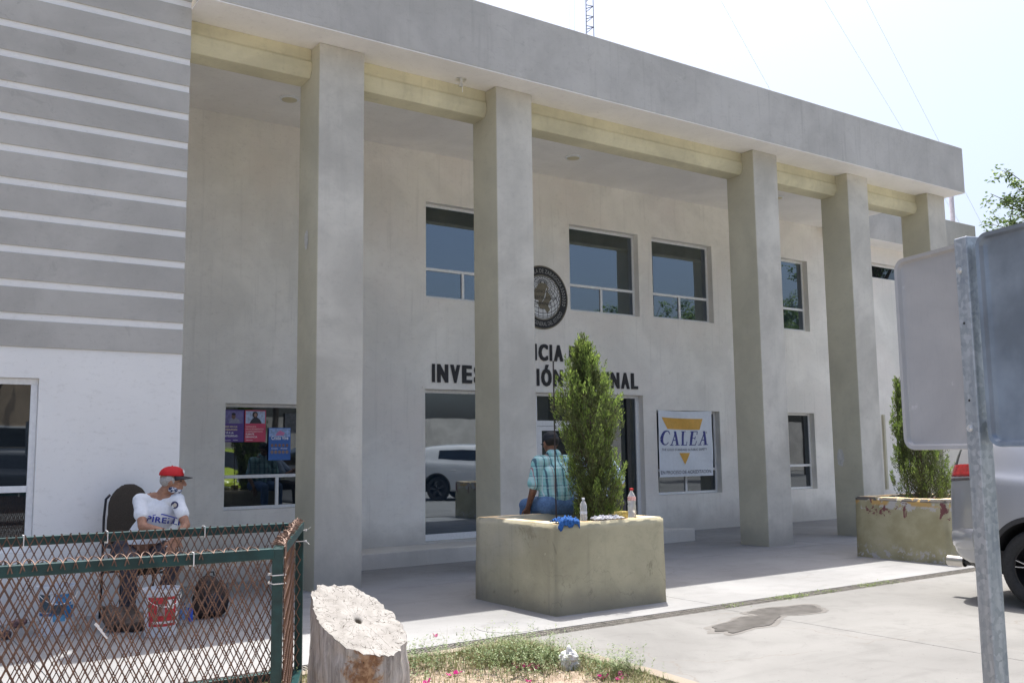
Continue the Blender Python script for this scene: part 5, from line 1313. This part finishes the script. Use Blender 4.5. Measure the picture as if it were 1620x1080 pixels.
tag(blobs('dark_pouch', [('e', (1.15, 9.06, .035), (.045, .045, .04))], plain('maroon_cloth', (.08, .05, .055), .8, 0, .5, 20), .007, None, 2, .010, 4), 'small maroon pouch on the floor at the far left edge', 'pouch')
# items on the planter rim
def drape(name, label, cat, cx, cy, z, rx, ry, mat, seed, hang=None, amp=.03, hgt=.02):
    n = 46; b = MB(); 
    for j in range(n+1):
        for i in range(n+1):
            u = -1+2*i/n; v = -1+2*j/n; q = noise.noise_vector(V((u*1.6+seed, v*1.6, seed))); x = cx+rx*u*(1+.25*q.x); y = cy+ry*v*(1+.25*q.y)
            hh = hgt*(1-min(1, max(abs(u), abs(v)))**3)+amp*abs(noise.noise((u*3+seed, v*3, 2)))+amp*.5*abs(noise.noise((u*8+seed, v*8, 5)))+.003
            zz = z+hh
            if hang is not None and y < hang: zz -= (hang-y)*2.6*max(0, .9+noise.noise((u*2.2, seed, 0))); y = hang-.006-.01*abs(noise.noise((u*4, v*4, 1)))-.35*(hang-y)*.1
            b.v.append((x, y, zz))
    b.f = [(j*(n+1)+i, j*(n+1)+i+1, (j+1)*(n+1)+i+1, (j+1)*(n+1)+i) for j in range(n) for i in range(n)]; b.mi = [0]*len(b.f)
    o = link(name, b, mat, None, smooth='all', fix=False); tag(o, label, cat)
    md = o.modifiers.new('s', 'SOLIDIFY'); md.thickness = .003; return o
drape('blue_rag', 'crumpled blue microfibre rag hanging over front corner of planter', 'rag', 5.52, 7.12, .828, .13, .075, plain('blue_microfibre', (.02, .10, .32), .95, 0, .35, 60, .6), 3, 7.066, .05, .02)
drape('white_cloth', 'crumpled white cloth lying on planter rim between bottle and sponge', 'cloth', 6.06, 7.16, .828, .16, .06, plain('white_cotton', (.62, .62, .64), .95, 0, .06, 60, .4), 9, None, .04, .012)
b = MB(); b.box(-.065, .065, -.045, .045, 0, .065); sp_ = link('sponge', b, plain('yellow_sponge', (.42, .33, .10), .95, 0, .3, 50, .8), None, bevel=.008); sp_.location = (6.27, 7.20, .828); sp_.rotation_euler = (0, 0, .3); tag(sp_, 'worn yellow sponge block on planter rim left of red-capped bottle', 'sponge')
# ------------------------------------------------------------------ grass, weeds, litter and petals on the island
M['grass'] = leafmat('grass_blades', [(.08, .11, .03), (.20, .23, .09), (.42, .37, .22)], .3)
M['weed'] = leafmat('weed_leaves', [(.06, .11, .03), (.13, .20, .07), (.30, .36, .20)], .3)
rnd = random.Random(21); gb = MB(); wbm = MB()
def blade(mb, x, y, z, h, lean, az, w):
    d = V((cos(az), sin(az), 0)); s_ = V((-sin(az), cos(az), 0))*w; p0 = V((x, y, z-.01)); p1 = p0+Z*h*.55+d*lean*h*.3; p2 = p0+Z*h*(1-.25*lean)+d*lean*h
    mb.add([p0-s_, p0+s_, p1+s_*.7, p2, p1-s_*.7], [(0, 1, 2, 4), (4, 2, 3)])
def gdens(x, y):
    # thick along the drain side and the east curb, bare further in
    e = min(6.22-y, 4.42-x)
    d = math.exp(-((e-.10)/.20)**2)*.8+.95*math.exp(-(((x-3.98)/.52)**2+((y-5.72)/.42)**2))+.30*math.exp(-(((x-4.25)/.2)**2+((y-4.95)/.35)**2))
    return d*(.55+.9*max(0, .35+noise.noise((x*2.3, y*2.3, 7))))
cnt = 0
while cnt < 11000:
    x = rnd.uniform(1.0, 4.48); y = rnd.uniform(3.2, 6.28)
    if not inside(x, y) or rnd.random() > gdens(x, y): continue
    clump = max(0, 1-math.hypot((x-4.0)/.55, (y-5.78)/.42)); h = rnd.uniform(.03, .085)*(1+1.5*clump)
    blade(gb, x, y, island_h(x, y), h, rnd.uniform(.1, 1.1), rnd.uniform(0, 2*pi), rnd.uniform(.0013, .0030)); cnt += 1
for k in range(60):   # taller seed stalks
    x = rnd.gauss(3.95, .4); y = rnd.gauss(5.85, .25)
    if inside(x, y): blade(gb, x, y, 0, rnd.uniform(.16, .30), rnd.uniform(.05, .5), rnd.uniform(0, 2*pi), .0012)
struct(link('grass', gb, M['grass'], fix=False), 'stuff')
for k in range(900):
    c = rnd.choice([(4.02, 5.80, .26), (4.02, 5.80, .26), (3.85, 5.5, .22), (4.15, 5.45, .18), (3.4, 6.05, .25), (4.3, 4.95, .14), (3.0, 6.1, .3)]); x = rnd.gauss(c[0], c[2]); y = rnd.gauss(c[1], c[2]*.7)
    if not inside(x, y): continue
    z0 = island_h(x, y)
    hs = rnd.uniform(.05, .19)*(1.3 if c[0] == 4.02 else 1); az = rnd.uniform(0, 6.28); tip = V((x, y, z0))+V((cos(az)*.05, sin(az)*.05, hs))
    for q in range(14):
        f = rnd.uniform(.25, 1); p = V((x, y, z0)).lerp(tip, f); a = rnd.uniform(0, 6.28); d = V((cos(a), sin(a), rnd.uniform(-.1, .6))).normalized()*rnd.uniform(.012, .026); s_ = d.cross(Z).normalized()*rnd.uniform(.003, .006)
        wbm.add([p, p+d*.5+s_, p+d, p+d*.5-s_], [(0, 1, 2, 3)])
struct(link('weeds', wbm, M['weed'], fix=False), 'stuff')
dw = MB()
for k in range(2600):
    x = rnd.choice([rnd.uniform(6.9, 9.6), rnd.gauss(7.9, .45), rnd.gauss(9.3, .2)]); y = rnd.gauss((YD0+YD1)/2-.02, .05)
    if noise.noise((x*2.1, 0, 0))+.25 < rnd.random()*.6: continue
    a = rnd.uniform(0, 6.28); p = V((x, y, rnd.uniform(-.02, .012))); d = V((cos(a), sin(a), rnd.uniform(0, .9))).normalized()*rnd.uniform(.012, .030); s_ = d.cross(Z).normalized()*.005
    dw.add([p, p+d*.5+s_, p+d, p+d*.5-s_], [(0, 1, 2, 3)])
struct(link('drain_weeds', dw, leafmat('drain_weed_leaves', [(.08, .13, .02), (.19, .28, .05)], .3), fix=False), 'stuff')
lt = MB()
for k in range(2600):
    x = rnd.uniform(1.5, 4.4); y = rnd.uniform(3.2, 6.25)
    if not inside(x, y): continue
    z0 = island_h(x, y)+.004; a = rnd.uniform(0, 6.28); r_ = rnd.uniform(.003, .014); d = V((cos(a), sin(a), rnd.uniform(-.2, .4)))*r_; s_ = V((-sin(a), cos(a), rnd.uniform(-.3, .3)))*r_*rnd.uniform(.25, .8)
    lt.add([V((x, y, z0))-d, V((x, y, z0))+s_, V((x, y, z0))+d, V((x, y, z0))-s_], [(0, 1, 2, 3)], rnd.choice((0, 0, 0, 1, 2)))
struct(link('leaf_litter', lt, [plain('dry_leaf_brown', (.22, .13, .07), .9, 0, .3), plain('dry_leaf_straw', (.48, .40, .28), .9, 0, .2), plain('pale_chips', (.6, .57, .54), .9, 0, .1)], fix=False), 'stuff')
pet = MB(); rp = random.Random(4)
for q in range(3):
    az = 2.1*q; d = V((cos(az), sin(az), .35)).normalized()*.03; s_ = V((-sin(az), cos(az), .2))*.015
    pet.add([V((0, 0, .002)), d*.45-s_, d*.9-s_*.5+Z*.006, d*1.1, d*.9+s_*.5+Z*.008, d*.45+s_], [(0, 1, 2, 3), (0, 3, 4, 5)])
petm = leafmat('magenta_petals', [(.50, .03, .22), (.68, .05, .34)], .35)
p0_ = None
spots = [(3.82, 5.50), (3.88, 5.47), (3.86, 5.55), (3.93, 5.44), (3.95, 5.50), (3.24, 6.02), (3.42, 5.62), (3.38, 5.66), (4.12, 4.92), (4.22, 4.88), (4.16, 4.84), (3.72, 5.22), (3.15, 5.55), (3.85, 5.60), (4.10, 4.95)]
for i, (x, y) in enumerate(spots):
    if p0_ is None: o = p0_ = link('blossom', pet, petm, None, fix=False)
    else: o = p0_.copy(); C.objects.link(o)
    o.location = (x, y, island_h(x, y)+.008); o.rotation_euler = (rp.uniform(-.5, .5), rp.uniform(-.5, .5), rp.uniform(0, 6)); o.scale = (rp.uniform(.8, 1.4),)*3
    tag(o, 'fallen magenta bougainvillea blossom lying on dry soil by the grass', 'blossom', 'fallen magenta blossoms')
o = p0_.copy(); C.objects.link(o); o.location = (4.02, 6.95, .004); o['label'] = 'single magenta blossom fallen on the sunlit paving beyond the drain'
b = MB(); b.ell((4.12, 5.30, .075), (.062, .055, .082), None, 44)
b.v = [tuple(V((4.12, 5.30, .075))+(V(v)-V((4.12, 5.30, .075)))*(.72+1.0*abs(noise.noise(V(v)*13))+.55*abs(noise.noise(V(v)*31+V((5, 1, 2)))))) for v in b.v]
tag(link('crumpled_bag', b, plain('white_plastic_film', (.60, .61, .63), .45, 0, .05, 40)), 'crumpled white plastic bag caught in the grass near the curb', 'plastic bag')
# ------------------------------------------------------------------ broadleaf trees
M['leaf'] = leafmat('broad_leaves', [(.055, .095, .025), (.11, .18, .045), (.20, .29, .08)], .35)
def tree(label, x, y, h, r, zc, seed, nb=46, nleaf=150, leaf=.075, group=None):
    rnd = random.Random(seed); t = thing('broadleaf_tree', label, 'tree', (x, y, 0), group); tr = MB(); lv = MB()
    top = V((0, 0, zc-r*.45)); tr.tube([(0, 0, 0), (.05, .03, top.z*.5), top], [.17, .14, .11], 10)
    for i in range(nb):
        a = rnd.uniform(0, 2*pi); el = rnd.uniform(-.25, 1.2); rr = r*rnd.uniform(.55, 1.0); end = V((cos(a)*cos(el)*rr, sin(a)*cos(el)*rr, zc+sin(el)*rr*.9)); mid = top.lerp(end, .5)+V((rnd.uniform(-.2, .2), rnd.uniform(-.2, .2), .25))
        tr.tube([top+V((0, 0, -rnd.uniform(0, .6))), mid, end], [.05, .022, .006], 5, cap=False)
        for tw in range(6):
            f = rnd.uniform(.45, 1.0); p = mid.lerp(end, (f-.45)/.55); d = V((rnd.gauss(0, 1), rnd.gauss(0, 1), rnd.gauss(.2, .8))).normalized()*rnd.uniform(.25, .6); q = p+d; tr.tube([p, q], [.008, .003], 4, cap=False)
            for k in range(nleaf//6):
                c = p.lerp(q, rnd.random()**.6)+V((rnd.gauss(0, .07), rnd.gauss(0, .07), rnd.gauss(0, .06))); dd = V((rnd.gauss(0, 1), rnd.gauss(0, 1), rnd.gauss(-.2, .5))).normalized()*leaf*rnd.uniform(.6, 1.2); s_ = dd.cross(V((rnd.gauss(0, .4), rnd.gauss(0, .4), 1))).normalized()*leaf*rnd.uniform(.22, .34)
                lv.add([c, c+dd*.45+s_, c+dd, c+dd*.45-s_], [(0, 1, 2, 3)])
    link('trunk', tr, M['bark'], t, smooth='all'); link('crown', lv, M['leaf'], t, fix=False); return t
tree('light green broadleaf tree with thin branches rising behind the metal sign', 22.95, 10.05, 9, 2.25, 6.55, 5, 56, 210, .11)
T2 = tree('leafy tree seen only as a reflection in the right upper windows', 25.2, -1.8, 9, 2.7, 5.2, 9, 54, 190, .13, 'trees across the car park')
for i, (x, y, rz, s_, lb) in enumerate(((33, -4, 1, 1.2, 'dark tree reflected in the lower right windows'), (14, -11, 2, 1.0, 'tree behind the parked white car, seen only mirrored in glass'), (3.5, -12, 3, 1.0, 'tree near the tan building across the yard, mirrored in poster window'), (21, -12, 4, 1.1, 'tree at the back wall of the car park, mirrored in glass'), (43, -8, 4, 1.4, 'farthest tree of the car park, mirrored in glass'))):
    c = copy_tree(T2); c.location = (x, y, 0); c.rotation_euler = (0, 0, rz); c.scale = (s_,)*3; c['label'] = lb
# yard wall and the building across, reflected in the glass
b = MB(); b.box(7, 60, -15.3, -15, 0, 3.1); tag(link('boundary_wall', b, stucco('boundary_wall_paint', (.60, .57, .52), mott=.2)), 'long low tan boundary wall closing the car park, mirrored in glass', 'wall')
ob = thing('tan_building', 'tan plastered building across the yard, mirrored in the striped block window', 'building', (-4, -17, 0))
b = MB(); b.box(-10, 10.9, -5, 2, 0, 5.2); link('wall', b, stucco('tan_building_paint', (.40, .31, .22), mott=.2, streak=.3), ob)
b = MB(); b.box(-10.2, 11.1, -5.2, 2.2, 5.2, 5.5); link('roof', b, M['cement'], ob)
for x in (-7, -3, 1, 5, 8.5):
    b = MB(); b.box(x-.6, x+.6, 2.0, 2.04, 1.1, 2.5); f = link('window', b, M['alu'], ob); b = MB(); b.box(x-.54, x+.54, 2.041, 2.05, 1.16, 2.44); link('pane', b, M['glass'], f)
# ------------------------------------------------------------------ lattice mast with guy wires
TX, TY = 18.42, 22.1
ma = thing('radio_mast', 'slim steel lattice mast rising behind the roof into the pale sky', 'mast', (TX, TY, 0))
steel = plain('grey_mast_steel', (.16, .17, .22), .6, .4)
lg = [V((.15*cos(radians(a)), .15*sin(radians(a)), 0)) for a in (200, 320, 80)]
for p in lg: b = MB(); b.tube([p, p+Z*40], .014, 6); link('leg', b, steel, ma, smooth='all')
b = MB()
for k in range(116):
    z = .3+k*.342
    for i in range(3):
        p, q = lg[i], lg[(i+1) % 3]; b.bar(p+Z*z, q+Z*z, .018)
    b.bar(lg[0]+Z*z, lg[2]+Z*(z-.11), .014); b.bar(lg[1]+Z*z, lg[2]+Z*(z-.11), .014)
o = link('bracing', b, steel, ma); o['kind'] = 'stuff'
wirem = plain('galvanised_wire', (.5, .52, .56), .6, .2)
def wire(label, a, c, r=.006, sag=.25):
    a = V(a); c = V(c); b = MB(); b.tube([a.lerp(c, i/14)-Z*sag*4*(i/14)*(1-i/14) for i in range(15)], r, 5); tag(link('guy_wire', b, wirem, smooth='all'), label, 'cable', 'guy wires of the mast')
for (z, an, lb) in ((18.6, (13.23, 10.49, 6.5), 'guy wire nearest the mast, dropping behind the roof edge'), (24.6, (18.02, 12.9, 6.5), 'second guy wire right of the mast over the roof'), (30.2, (32.31, 16.9, 6.5), 'third guy wire from the mast, passing above the canopy end'), (36.2, (32.46, 16.5, 6.5), 'rightmost guy wire, steepest in the open sky')):
    wire(lb, (TX, TY, z), an, .005)
for (dx, dy, zt, lb) in ((-1.0, .15, 33, 'faint near-vertical wire farthest left of the mast'), (-.78, .1, 28, 'second faint near-vertical wire left of the mast'), (-.2, .05, 39, 'thin cable hanging just left of the mast')):
    wire(lb, (TX-.1, TY, zt+6), (TX+dx*1.2, TY-dy*2, 7), .0045, .05)
